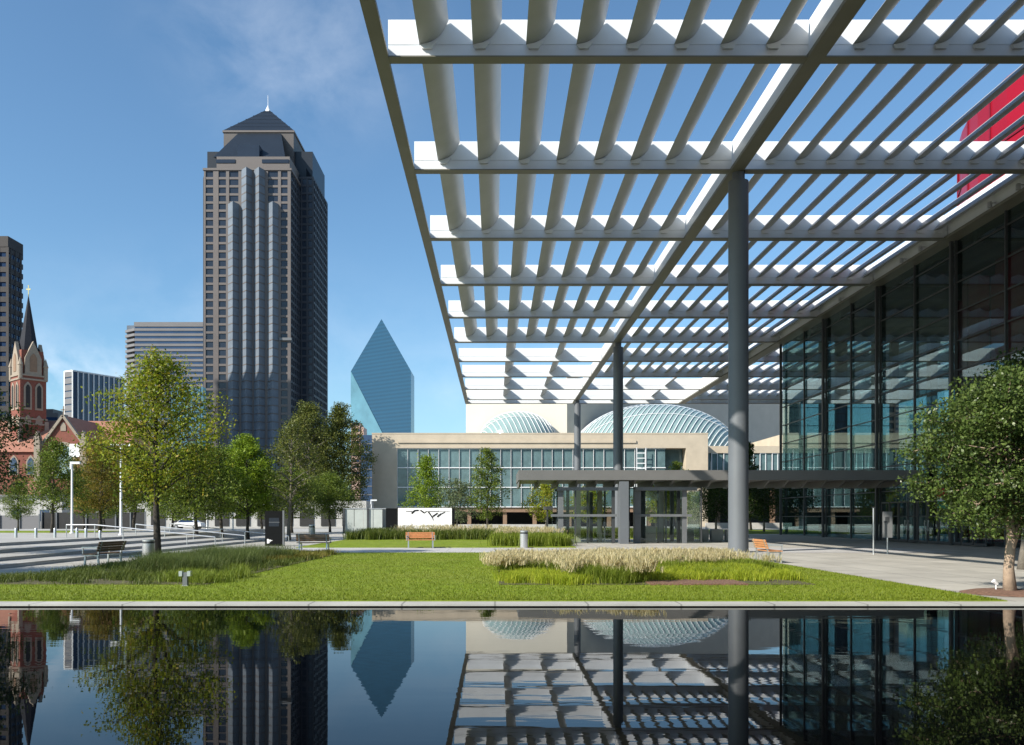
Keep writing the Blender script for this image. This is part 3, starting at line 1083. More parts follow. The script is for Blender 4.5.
# folded glass bays, each with its spandrel rings
for px, ytop in ((233.3, 204), (246.7, 170), (259.3, 170), (272.8, 204)):
    bx0 = gx(px - 6.4, TB)
    bx1 = gx(px + 6.4, TB)
    zt = gz(ytop, TB)
    mid = (bx0 + bx1) / 2 + 0.9
    m = MB()
    m.prism([(bx0 + 0.2, TB + 0.4), (mid, TB - 4.0), (bx1 - 0.2, TB + 0.4)], 2, 0, zt)
    bay = m.build('folded_bay', 'bay_glass', tc_tower)
    m = MB()
    lev = []
    for k in range(int(zt / FH)):
        lev += [(k * FH, -0.25), (k * FH + 0.004, 0.12), (k * FH + 0.5, 0.12), (k * FH + 0.504, -0.25)]
    vs = []
    for z_, e in lev:
        vs += [(bx0 + 0.2 - e, TB + 0.42, z_), (mid, TB - 4.0 - e, z_), (bx1 - 0.2 + e, TB + 0.42, z_)]
    m.add(vs, [(3 * q + a_, 3 * q + b_, 3 * q + 3 + b_, 3 * q + 3 + a_) for q in range(len(lev) - 1) for a_, b_ in ((0, 1), (1, 2))])
    m.build('spandrel_cladding', 'granite', bay)
# shoulders, cornice and crown
m = MB()
m.box(-141.0, -104, 430.5, 506, zf + 0.01, gz(157, 431))
m.build('parapet', 'granite', tc_tower)
box(-147.4, -102.6, 428.6, 507.4, zf - 1.2, zf - 0.1).build('cornice', 'granite', tc_tower)
box(-141.2, -131.5, 430.2, 430.49, gz(163.5, 431), gz(160, 431)).build('strip_window', 'tower_glass', tc_tower)
box(-118, -104.4, 430.2, 430.49, gz(163.5, 431), gz(160, 431)).build('strip_window', 'tower_glass', tc_tower)
hz = gz(133, 450)
box(cx_ - 18.5, cx_ + 18.5, 449.5, 486.5, zf, hz).build('crown_block', 'crown_granite', tc_tower)
box(cx_ - 19.0, cx_ + 19.0, 449, 487, hz + 0.01, hz + 1.0).build('cornice', 'granite', tc_tower)


def mansard(a, b_, c, d):
    m_ = MB()
    ctr = sum((Vector(p) for p in (a, b_, c, d)), Vector()) / 4
    base = [Vector((cx_, cy_, p[2])) for p in (a, b_)]
    vs = [a, b_, c, d]
    m_.add([Vector(p) for p in vs] + [Vector((p[0] + (cx_ - p[0]) * 0.25, p[1] + (cy_ - p[1]) * 0.25, p[2] - 1)) for p in vs],
           [(0, 1, 2, 3), (7, 6, 5, 4), (0, 4, 5, 1), (1, 5, 6, 2), (2, 6, 7, 3), (3, 7, 4, 0)])
    m_.build('glass_mansard', 'roof_glass', tc_tower)


z_lo, z_hi = gz(157, 431) + 0.2, gz(133.6, 449)
mansard((-143, 431.5, z_lo), (-106.5, 431.5, z_lo), (-113, 449.2, z_hi), (-136, 449.2, z_hi))
box(-130.5, -119.5, 430.8, 440, z_lo - 4, z_lo + 6.0).build('dormer', 'tower_glass', tc_tower)
mansard((-96.5, 449.5, zw), (-96.5, 486.5, zw), (-106.6, 480, hz - 7), (-106.6, 456, hz - 7))
mansard((-153.5, 486.5, zw), (-153.5, 449.5, zw), (-143.4, 456, hz - 7), (-143.4, 480, hz - 7))
box(-106.7, -97, 452, 484, zw - 1, hz - 9).build('shoulder_block', 'roof_glass', tc_tower)
box(-153, -143.3, 452, 484, zw - 1, hz - 9).build('shoulder_block', 'roof_glass', tc_tower)
az_ = gz(109, cy_)
m = MB()
m.add([(cx_ - 18.8, 449.2, hz + 1), (cx_ + 18.8, 449.2, hz + 1), (cx_ + 18.8, 486.8, hz + 1), (cx_ - 18.8, 486.8, hz + 1), (cx_, cy_, az_)],
      [(0, 1, 4), (1, 2, 4), (2, 3, 4), (3, 0, 4), (3, 2, 1, 0)])
pyr = m.build('pyramid_roof', 'roof_glass', tc_tower)
m = MB()
for k in range(1, 6):
    u = k / 6
    zz = hz + 1 + (az_ - hz - 1) * u
    r_ = 18.8 * (1 - u) + 0.08
    m.box(cx_ - r_, cx_ + r_, cy_ - r_, cy_ + r_, zz, zz + 0.25)
m.build('rib', 'tower_glass', pyr)
m = MB()
m.lathe([(2.0, az_ - 2.0), (1.2, az_ - 0.6), (0.5, az_ + 1.0), (0.12, az_ + 2.0), (0.10, az_ + 7.5)], (cx_, cy_), 12)
m.build('finial', 'sign_white', tc_tower)
box(-108.6, -102.5, 427.9, 429.2, gz(339, TB) - 0.8, gz(339, TB) + 0.5).build('window_platform', 'grey_metal', tc_tower)

# prism shaped teal glass tower
fp = thing('prism_tower', 'faceted teal glass tower shaped like a pointed prism', 'skyscraper', (gx(381, 960), 960, 0))


def PP(px, py, d):
    return Vector((gx(px, d), d, gz(py, d)))


L, R_, B_ = PP(351, 371, 985), PP(411, 371, 930), PP(411, 487, 930)
nrm = (L - R_).cross(B_ - R_)
# apex depth that keeps the big face flat
lo, hi = 900.0, 1100.0
for _ in range(60):
    mid = (lo + hi) / 2
    if (PP(381.5, 319, mid) - R_).dot(nrm) * (PP(381.5, 319, lo) - R_).dot(nrm) <= 0:
        hi = mid
    else:
        lo = mid
A = PP(381.5, 319, mid)
print('apex depth', mid)
R2 = Vector((R_.x, 968, R_.z))
L2 = Vector((L.x, 1030, L.z))
pts = [L, R_, A, R2, L2, Vector((L.x, L.y, 0)), Vector((R_.x, R_.y, 0)), Vector((R2.x, R2.y, 0)), Vector((L2.x, L2.y, 0)), B_]
me = bpy.data.meshes.new('glass_prism')
bm = bmesh.new()
for p in pts:
    bm.verts.new(p - Vector(fp.location))
bmesh.ops.convex_hull(bm, input=bm.verts)
bm.to_mesh(me)
bm.free()
tm = MATS['teal_glass']
t = tm.node_tree
b = t.nodes['Principled BSDF']
src = b.inputs['Base Color'].links[0].from_socket
co = t.nodes.new('ShaderNodeTexCoord')
wv = t.nodes.new('ShaderNodeTexWave')
wv.bands_direction = 'Z'
wv.inputs['Scale'].default_value = 0.075
wv.inputs['Distortion'].default_value = 0
mr = t.nodes.new('ShaderNodeMapRange')
mr.inputs['To Min'].default_value = 0.82
mr.inputs['To Max'].default_value = 1.06
hs = t.nodes.new('ShaderNodeHueSaturation')
t.links.new(co.outputs['Object'], wv.inputs['Vector'])
t.links.new(wv.outputs['Fac'], mr.inputs['Value'])
t.links.new(mr.outputs['Result'], hs.inputs['Value'])
t.links.new(src, hs.inputs['Color'])
t.links.new(hs.outputs['Color'], b.inputs['Base Color'])
me.materials.append(tm)
o = bpy.data.objects.new('glass_prism', me)
COL.objects.link(o)
o.parent = fp
# lower left facet in a paler colour, laid just proud of the prism
m = MB()
off = Vector((-0.25, -0.25, 0))
m.poly(L + off, Vector((L.x, L.y, 0)) + off, Vector((R_.x, R_.y, 0)) + off + Vector((-1, 0, 0)), B_ + off + Vector((-1, 0, 0)))
mat('facet_glass', (0.08, 0.19, 0.25), 0.2, spec=0.5, var=0.2, scale=0.05)
m2 = MB()
q = [Vector(p) for p in m.v]
m2.add(q + [p + Vector((0.12, 0.12, 0)) for p in q], [(0, 1, 2, 3), (7, 6, 5, 4), (0, 4, 5, 1), (1, 5, 6, 2), (2, 6, 7, 3), (3, 7, 4, 0)])
m2.build('lower_facet', 'facet_glass', fp)


def banded_tower(name, label, x0, x1, y0, y1, h, fh, band, wallm, glassm, piers=(), side='right', topband=2.5):
    t_ = thing(name, label, 'office tower', ((x0 + x1) / 2, y0, 0))
    core = box(x0 + 0.4, x1 - 0.4, y0 + 0.4, y1, 0, h - 0.5).build('glass_core', glassm, t_)
    m_ = MB()
    for k in range(int(h / fh)):
        m_.box(x0, x1, y0, y1 + 0.2, k * fh, k * fh + band)
    m_.box(x0, x1, y0, y1 + 0.2, h - topband, h)
    m_.build('stone_cladding', wallm, core)
    if piers:
        m_ = MB()
        for u, w in piers:
            m_.box(u - w / 2, u + w / 2, y0 - 0.25, y0 - 0.005, 0, h - topband)
        yy_ = y0 + 2
        while yy_ < y1:
            m_.box(x1 + 0.005, x1 + 0.25, yy_ - 0.5, yy_ + 0.5, 0, h - topband)
            yy_ += 4
        m_.build('pier_cladding', wallm, core)
    return t_


# dark tower at the far left
banded_tower('brown_tower', 'dark brown tower with rows of windows, behind the church spire', -290, gx(8, 380), 380, 392, gz(236, 380), 4.45, 2.4,
             'brown_tower', 'blue_glass', [(-217.9, 1.2), (-222.2, 1.2), (-226.5, 1.2), (-231, 1.2), (-235, 1.2)], topband=5)
# grey banded slab left of the granite tower
gt = banded_tower('grey_tower', 'grey flat topped tower with pale horizontal bands, left of the granite tower', gx(134, 600), gx(207, 600), 600, 660, gz(322, 600), 3.6, 1.7,
                  'grey_band', 'blue_glass', topband=3.2)
m = MB()
for k in range(38):
    m.prism([(gx(134, 600) - 0.05, 600.2), (gx(127, 610), 607), (gx(127, 610), 640), (gx(134, 600) - 0.05, 640)], 2, k * 3.6 + 0.1, k * 3.6 + 1.9)
m.build('corner_cladding', 'grey_band', gt)
box(gx(127.5, 610) + 0.6, gx(134, 600) - 0.1, 607.5, 640, 0, gz(323, 600)).build('corner_glass', 'bay_glass', gt)
# blue slab with white fins
bt = thing('finned_tower', 'blue glass office slab with thin white vertical fins, right of the church spire', 'office tower', (-248, 500, 0))
p0, p1, p2 = Vector((gx(63, 502), 504, 0)), Vector((gx(73, 500), 500, 0)), Vector((gx(124, 529), 529, 0))
ht = gz(371, 500)
m = MB()
m.prism([(p0.x, p0.y), (p1.x, p1.y), (p2.x, p2.y), (p2.x - 6, p2.y + 5)], 2, 0, ht)
core = m.build('glass_core', 'blue_glass', bt)
m = MB()
for k in range(11):
    u = p1.lerp(p2, k / 10)
    m.box(u.x - 0.25, u.x + 0.25, u.y - 0.9, u.y, 0, ht + 0.3)
m.build('fin_cladding', 'sign_white', core)
m = MB()
for k in range(22):
    m.bar((p0.x, p0.y - 0.2, 2 + 4 * k), (p1.x - 0.3, p1.y - 0.2, 2 + 4 * k), 0.4, 3.2)
m.build('end_cladding', 'grey_band', core)
m = MB()
m.bar((p0.x, p0.y - 0.3, 0), (p0.x, p0.y - 0.3, ht + 0.3), 0.7)
m.bar((p0.x, p0.y - 0.3, ht + 0.2), (p1.x, p1.y - 0.3, ht + 0.2), 0.7, 0.8)
m.bar((p1.x, p1.y - 0.3, ht + 0.2), (p2.x, p2.y - 0.3, ht + 0.2), 0.7, 0.8)
m.build('roof_trim', 'sign_white', core)
# cyan glass block glimpsed between the leaves
cb = thing('cyan_glass_block', 'pale cyan glass building glimpsed behind the lime green tree, below the granite tower', 'office building', (gx(190, 380), 380, 0))
c0 = box(gx(170, 380), gx(203, 380), 380, 384, 0, gz(387, 380)).build('glass_core', 'cyan_glass', cb)
m = MB()
for k in range(15):
    m.box(gx(170, 380) - 0.1, gx(203, 380) + 0.1, 379.8, 379.99, 4 * k, 4 * k + 0.5)
for k in range(6):
    x = gx(170, 380) + 2.7 * k
    m.box(x, x + 0.3, 379.7, 379.79, 0, gz(387, 380))
m.build('mullion', 'blue_glass', c0)
# small far buildings
fb = thing('far_grey_block', 'small grey stepped block low between the church tower and finned slab', 'building', (gx(51, 420), 420, 0))
box(gx(46, 420), gx(53, 420), 420, 430, 0, gz(409, 420)).build('wall', 'grey_band', fb)
box(gx(53.1, 420), gx(58, 420), 420, 430, 0, gz(413, 420)).build('wall', 'grey_band', fb)
m = MB()
for k in range(8):
    m.box(gx(46.2, 420), gx(57.5, 420), 419.9, 419.99, 25 + 3.5 * k, 26.5 + 3.5 * k)
m.build('pane', 'blue_glass', fb)
pb = thing('pink_block', 'pinkish stone block peeping out between the dark conifer and the prism tower', 'building', (gx(357, 560), 560, 0))
box(gx(351, 560), gx(360, 560), 560, 575, 0, gz(423, 560)).build('wall', 'pink_stone', pb)
box(gx(360.2, 560), gx(363.5, 560), 560.6, 575, 0, gz(427, 560)).build('wall', 'pink_stone', pb)
m = MB()
for k in range(9):
    m.box(gx(352, 560), gx(359.5, 560), 559.9, 559.99, 30 + 4 * k, 31.6 + 4 * k)
m.build('pane', 'blue_glass', pb)
db = thing('blue_glass_block', 'dark blue glass block below the prism tower, at the corner of the cream hall', 'building', (gx(368, 400), 400, 0))
c0 = box(gx(361, 400), gx(376, 400), 400, 415, 0, gz(435, 400)).build('glass_core', 'blue_glass', db)
m = MB()
for k in range(10):
    m.box(gx(361, 400) - 0.1, gx(376, 400) + 0.1, 399.8, 399.99, 4 * k, 4 * k + 0.4)
m.build('mullion', 'grey_band', c0)
fpb = thing('far_pale_block', 'pale gridded building far behind, seen through the lobby glass', 'building', (gx(922, 360), 360, 0))
c0 = box(gx(908, 360), gx(938, 360), 360, 372, 0, gz(406, 360)).build('wall', 'pale_wall', fpb)
m = MB()
for k in range(11):
    m.box(gx(908, 360) + 0.6, gx(938, 360) - 0.6, 359.9, 359.99, 4.2 * k + 1, 4.2 * k + 3.2)
m.build('pane', 'pane_teal', fpb)
# neighbour out of view whose shade lies across the foot of the granite tower
banded_tower('shading_tower', 'grey banded tower standing beside the plaza outside the view', -283, -232, 290, 330, 187, 4.0, 1.8, 'grey_band', 'blue_glass')


# ------------------------------------------------------------------ brick church
CD = 220.0
ch = thing('brick_church', 'red brick church with pale stone trim, tiled roof, gable and dark pointed spire', 'church', (gx(28, CD), CD, 0))
tx, ty = gx(28.5, CD), CD
RZ = math.radians(-41)
Rm = Matrix.Translation((tx, ty, 0)) @ Matrix.Rotation(RZ, 4, 'Z')
hw = 3.15
zb = gz(377, CD)


def chb(m_, name, mm_, par=None, smooth=False):
    return m_.xf(Rm).build(name, mm_, par or ch, smooth)


tw = chb(MB().box(-hw, hw, -hw, hw, 0, zb), 'bell_tower', 'brick')
m = MB()
for z in (gz(425, CD), gz(420, CD), gz(381, CD), gz(377, CD)):
    m.box(-hw - 0.25, hw + 0.25, -hw - 0.25, hw + 0.25, z - 0.22, z + 0.22)
for a in (-1, 1):
    for b_ in (-1, 1):
        m.box(a * hw - 0.45, a * hw + 0.45, b_ * hw - 0.45, b_ * hw + 0.45, 0, gz(422, CD))
chb(m, 'stone_trim', 'church_stone', tw)


def lancet(w, z0, z1, n=7):
    """pointed arch outline (u,z)"""
    pts_ = [(-w, z0), (w, z0), (w, z1 - w * 1.6)]
    for i in range(1, n):
        a = i / n
        pts_.append((w * (1 - a ** 1.5), z1 - w * 1.6 * (1 - a) ** 1.0 * (1 - 0.25 * a)))
    pts_.append((0, z1))
    pts_ += [(-u, z_) for u, z_ in pts_[2:-1]][::-1]
    return pts_


for face in range(2):
    for u0 in (-1.35, 1.35):
        z0, z1 = gz(411, CD), gz(383.5, CD)
        for w, d, nm, mm_ in ((0.95, 0.16, 'window', 'church_stone'), (0.5, 0.24, 'pane', 'void_dark')):
            m = MB()
            ol = lancet(w, z0 + (0 if w > 0.6 else 0.5), z1 - (0 if w > 0.6 else 0.7))
            m.prism([(u + u0, z_) for u, z_ in ol], 1, -hw - d, -hw + 0.1)
            if face == 1:
                m.xf(Matrix.Rotation(math.radians(90), 4, 'Z'))
            if nm == 'window':
                wobj = chb(m, nm, mm_, tw)
            else:
                chb(m, nm, mm_, wobj)
        m = MB()
        z0, z1 = gz(425, CD), gz(416, CD)
        for w, d, mm_ in ((0.8, 0.14, 'church_stone'),):
            m.prism([(u + u0, z_) for u, z_ in lancet(w, z0, z1)], 1, -hw - d, -hw + 0.1)
            if face == 1:
                m.xf(Matrix.Rotation(math.radians(90), 4, 'Z'))
            chb(m, 'blind_arch', mm_, tw)
# gabled belfry stage, pinnacles and spire
zs = gz(340, CD)
box_ = MB().box(-hw + 0.5, hw - 0.5, -hw + 0.5, hw - 0.5, zb, gz(352, CD))
bf = chb(box_, 'belfry', 'brick')
for face in range(4):
    m = MB()
    gzt = gz(343, CD)
    m.prism([(-2.0, zb + 0.1), (2.0, zb + 0.1), (2.0, gz(360, CD)), (0, gzt), (-2.0, gz(360, CD))], 1, -hw - 0.1, -hw + 0.7)
    m.xf(Matrix.Rotation(math.radians(90 * face), 4, 'Z'))
    gb = chb(m, 'gable', 'church_stone', bf)
    m = MB()
    m.prism([(u, z_) for u, z_ in lancet(0.85, zb + 1.0, gz(355, CD))], 1, -hw - 0.2, -hw)
    m.xf(Matrix.Rotation(math.radians(90 * face), 4, 'Z'))
    chb(m, 'belfry_opening', 'brown_stone', bf)
for a in (-1, 1):
    for b_ in (-1, 1):
        m = MB()
        m.lathe([(0.55, zb - 1), (0.55, gz(368, CD)), (0.7, gz(367.5, CD)), (0.05, gz(359, CD))], (a * hw * 0.97, b_ * hw * 0.97), 8)
        chb(m, 'pinnacle', 'church_stone', tw)
m = MB()
m.lathe([(2.5, gz(354, CD)), (2.3, gz(348, CD)), (0.12, gz(297, CD)), (0.1, gz(294, CD))], (0, 0), 8)
sp = chb(m, 'spire', 'spire_slate')
m = MB()
m.box(-0.09, 0.09, -0.09, 0.09, gz(297, CD), gz(285, CD))
m.box(-0.55, 0.55, -0.08, 0.08, gz(290, CD), gz(289, CD) + 0.1)
m.xf(Matrix.Translation((tx, ty, 0))).build('cross', 'gilt', sp)

# nave along X with tiled roof
ny0, ny1 = 212.0, 236.0
nx0, nx1 = -150.0, -93.0
ze, zr = gz(452, ny0), gz(421, 224)
m = MB()
m.box(nx0, nx1, ny0, ny1, 0, ze)
nave = m.build('nave', 'brick', ch)
m = MB()
m.add([(nx0 - 0.5, ny0 - 0.6, ze), (nx1 + 0.5, ny0 - 0.6, ze), (nx1 + 0.5, 224, zr), (nx0 - 0.5, 224, zr), (nx0 - 0.5, ny1 + 0.6, ze), (nx1 + 0.5, ny1 + 0.6, ze)],
      [(0, 1, 2, 3), (3, 2, 5, 4), (0, 3, 4), (1, 5, 2), (0, 4, 5, 1)])
m.build('roof', 'roof_tile', ch)
# transept gable
gd = 205.0
gx0, gx1 = gx(42, gd), gx(85, gd)
gm = (gx0 + gx1) / 2
zg, za = gz(447, gd), gz(417, gd)
m = MB()
m.prism([(gx0, 0), (gx1, 0), (gx1, zg), (gm, za), (gx0, zg)], 1, gd, gd + 8)
tr = m.build('transept', 'brick', ch)
m = MB()
th = 0.5
m.add([(gx0 - 0.4, gd + 0.5, zg), (gm, gd + 0.5, za + 0.4), (gm, gd + 18, za + 0.4), (gx0 - 0.4, gd + 18, zg)], [(0, 1, 2, 3)])
m.add([(gx1 + 0.4, gd + 0.5, zg), (gm, gd + 0.5, za + 0.4), (gm, gd + 18, za + 0.4), (gx1 + 0.4, gd + 18, zg)], [(3, 2, 1, 0)])
m.build('transept_roof', 'roof_tile', ch)
m = MB()
m.bar((gx0 - 0.3, gd - 0.1, zg), (gm, gd - 0.1, za + 0.3), 0.9, 0.6)
m.bar((gx1 + 0.3, gd - 0.1, zg), (gm, gd - 0.1, za + 0.3), 0.9, 0.6)
m.build('gable_coping', 'church_stone', tr)
m = MB()
m.box(gm - 0.1, gm + 0.1, gd - 0.1, gd + 0.1, za, za + 2.6)
m.box(gm - 0.6, gm + 0.6, gd - 0.1, gd + 0.1, za + 1.6, za + 1.85)
m.build('gable_cross', 'church_stone', tr)
m = MB()
m.prism([(u + gm, z_) for u, z_ in lancet(0.65, gz(431, gd), gz(422, gd))], 1, gd - 0.15, gd + 0.1)
m.build('niche', 'church_stone', tr)
for w, d, mm_, nm in ((2.9, 0.15, 'church_stone', 'rose_window'), (2.2, 0.25, 'pane_pale', 'pane')):
    m = MB()
    pts_ = [(gm + w * math.cos(math.pi * k / 12), gz(455, gd) + w * 1.1 * math.sin(math.pi * k / 12)) for k in range(13)] + [(gm - w, gz(478, gd)), (gm + w, gz(478, gd))]
    m.prism(pts_, 1, gd - d, gd + 0.1)
    if nm == 'rose_window':
        wob = m.build(nm, mm_, tr)
    else:
        m.build(nm, mm_, wob)
box(gx(70, gd), gx(81, gd), gd - 0.3, gd - 0.16, gz(457, gd), gz(444, gd)).build('white_board', 'sign_white', tr)
for px in (37.5, 83.5):
    x = gx(px, gd - 1)
    m = MB()
    m.box(x - 0.7, x + 0.7, gd - 1.4, gd - 0.2, 0, gz(440, gd))
    m.prism([(x - 0.8, gz(440, gd)), (x + 0.8, gz(440, gd)), (x, gz(431, gd))], 1, gd - 1.5, gd - 0.1)
    m.build('buttress', 'church_stone', tr)
for px in (14, 31):
    x = gx(px, ny0)
    m = MB()
    m.prism([(u + x, z_) for u, z_ in lancet(1.15, gz(475, ny0), gz(455, ny0))], 1, ny0 - 0.15, ny0 + 0.1)
    wob = m.build('window', 'church_stone', nave)
    m = MB()
    m.prism([(u + x, z_) for u, z_ in lancet(0.8, gz(474, ny0), gz(457.5, ny0))], 1, ny0 - 0.25, ny0)
    m.build('pane', 'blue_glass', wob)
m = MB()
m.add([(gx(16, 196), 196, 0), (gx(44, 196), 196, 0), (gx(44, 208), 211, 0), (gx(16, 208), 211, 0), (gx(18, 196), 198, gz(487, 196)), (gx(44, 196), 198, gz(487, 196)), (gx(42, 208), 210, gz(474, 208)), (gx(34, 208), 210, gz(474, 208))],
      [(0, 1, 5, 4), (1, 2, 6, 5), (2, 3, 7, 6), (3, 0, 4, 7), (4, 5, 6, 7)])
m.build('porch_roof', 'roof_tile', ch)

# low buildings and fences behind the grove
lb = thing('pale_storefront', 'long pale low building with dark openings behind the grove of trees', 'building', (-35, 132, 0))
box(-62, -20, 132, 140, 0, 4.2).build('wall', 'concrete', lb)
for k in range(12):
    x = -60 + 3.3 * k
    box(x, x + 2.2, 131.9, 131.99, 0.3, 3.0).build('window', 'void_dark', lb)
wb = thing('white_shed', 'low white building left of the dark fence, below the church', 'building', (gx(20, 150), 150, 0))
box(gx(-30, 150), gx(62, 150), 150, 160, 0, gz(497, 150)).build('wall', 'concrete', wb)
box(gx(-30, 150), gx(62, 150) + 0.4, 149.6, 160.4, gz(497, 150) + 0.01, gz(497, 150) + 0.4).build('roof', 'grey_band', wb)
for px in (12, 40):
    box(gx(px, 150), gx(px + 9, 150), 149.9, 149.99, 1.0, 3.0).build('window', 'blue_glass', wb)
fe = thing('dark_fence', 'long dark board fence below the church, behind the bollards', 'fence', (gx(95, 112), 112, 0))
box(gx(42, 112), gx(146, 112), 112, 112.1, 0, 2.3).build('board_panel', 'void_dark', fe)
for k in range(8):
    x = gx(42, 112) + 1.95 * k
    box(x - 0.08, x + 0.08, 111.85, 111.99, 0, 2.45).build('post', 'grey_metal', fe)
gf = thing('grey_fence', 'pale grey panel fence at the edge of the plaza, left of the dark fence', 'fence', (gx(10, 110), 110, 0))
box(gx(-60, 110), gx(40, 110), 110, 110.1, 0, 1.9).build('board_panel', 'grey_band', gf)
for k in range(6):
    x = gx(-60, 110) + 2.58 * k
    box(x - 0.08, x + 0.08, 109.85, 109.99, 0, 2.1).build('post', 'grey_metal', gf)
rb = thing('red_building', 'low brick red building strip above the dark fence, beyond the lamp posts', 'building', (gx(110, 135), 135, 0))
box(gx(70, 135), gx(152, 135), 135, 143, 0, gz(507, 135)).build('wall', 'brick', rb)
box(gx(70, 135), gx(152, 135) + 0.4, 134.6, 143.4, gz(507, 135) + 0.01, gz(507, 135) + 0.3).build('roof', 'roof_tile', rb)
box(gx(143, 134), gx(147, 134), 134, 134.5, 0, 2.8).build('red_panel', 'red_paint', rb)


# ------------------------------------------------------------------ trees
def rnd(a, b_):
    return random.uniform(a, b_)


def leaf_mesh(name, centres, sizes, m, normals=None, aspect=0.55, rng=RNG):
    """one small folded leaf per centre"""
    n = len(centres)
    C = np.asarray(centres, dtype=np.float64)
    sz = np.asarray(sizes)[:, None]
    d = rng.normal(size=(n, 3))
    d /= np.linalg.norm(d, axis=1)[:, None]
    nn = rng.normal(size=(n, 3)) + np.array([0, 0, 0.9])
    s = np.cross(d, nn)
    s /= np.linalg.norm(s, axis=1)[:, None] + 1e-9
    u = np.cross(s, d)
    P0 = C - d * sz * 0.5
    P1 = C + s * sz * aspect * 0.5 + u * sz * 0.08
    P2 = C + d * sz * 0.5
    P3 = C - s * sz * aspect * 0.5 + u * sz * 0.08
    V = np.stack([P0, P1, P2, P3], axis=1).reshape(-1, 3)
    me_ = bpy.data.meshes.new(name)
    me_.vertices.add(4 * n)
    me_.vertices.foreach_set('co', V.ravel())
    me_.loops.add(4 * n)
    me_.loops.foreach_set('vertex_index', np.arange(4 * n, dtype=np.int32))
    me_.polygons.add(n)
    me_.polygons.foreach_set('loop_start', np.arange(0, 4 * n, 4, dtype=np.int32))
    me_.polygons.foreach_set('loop_total', np.full(n, 4, dtype=np.int32))
    me_.update(calc_edges=True)
    me_.validate()
    me_.materials.append(MATS[m])
    return me_


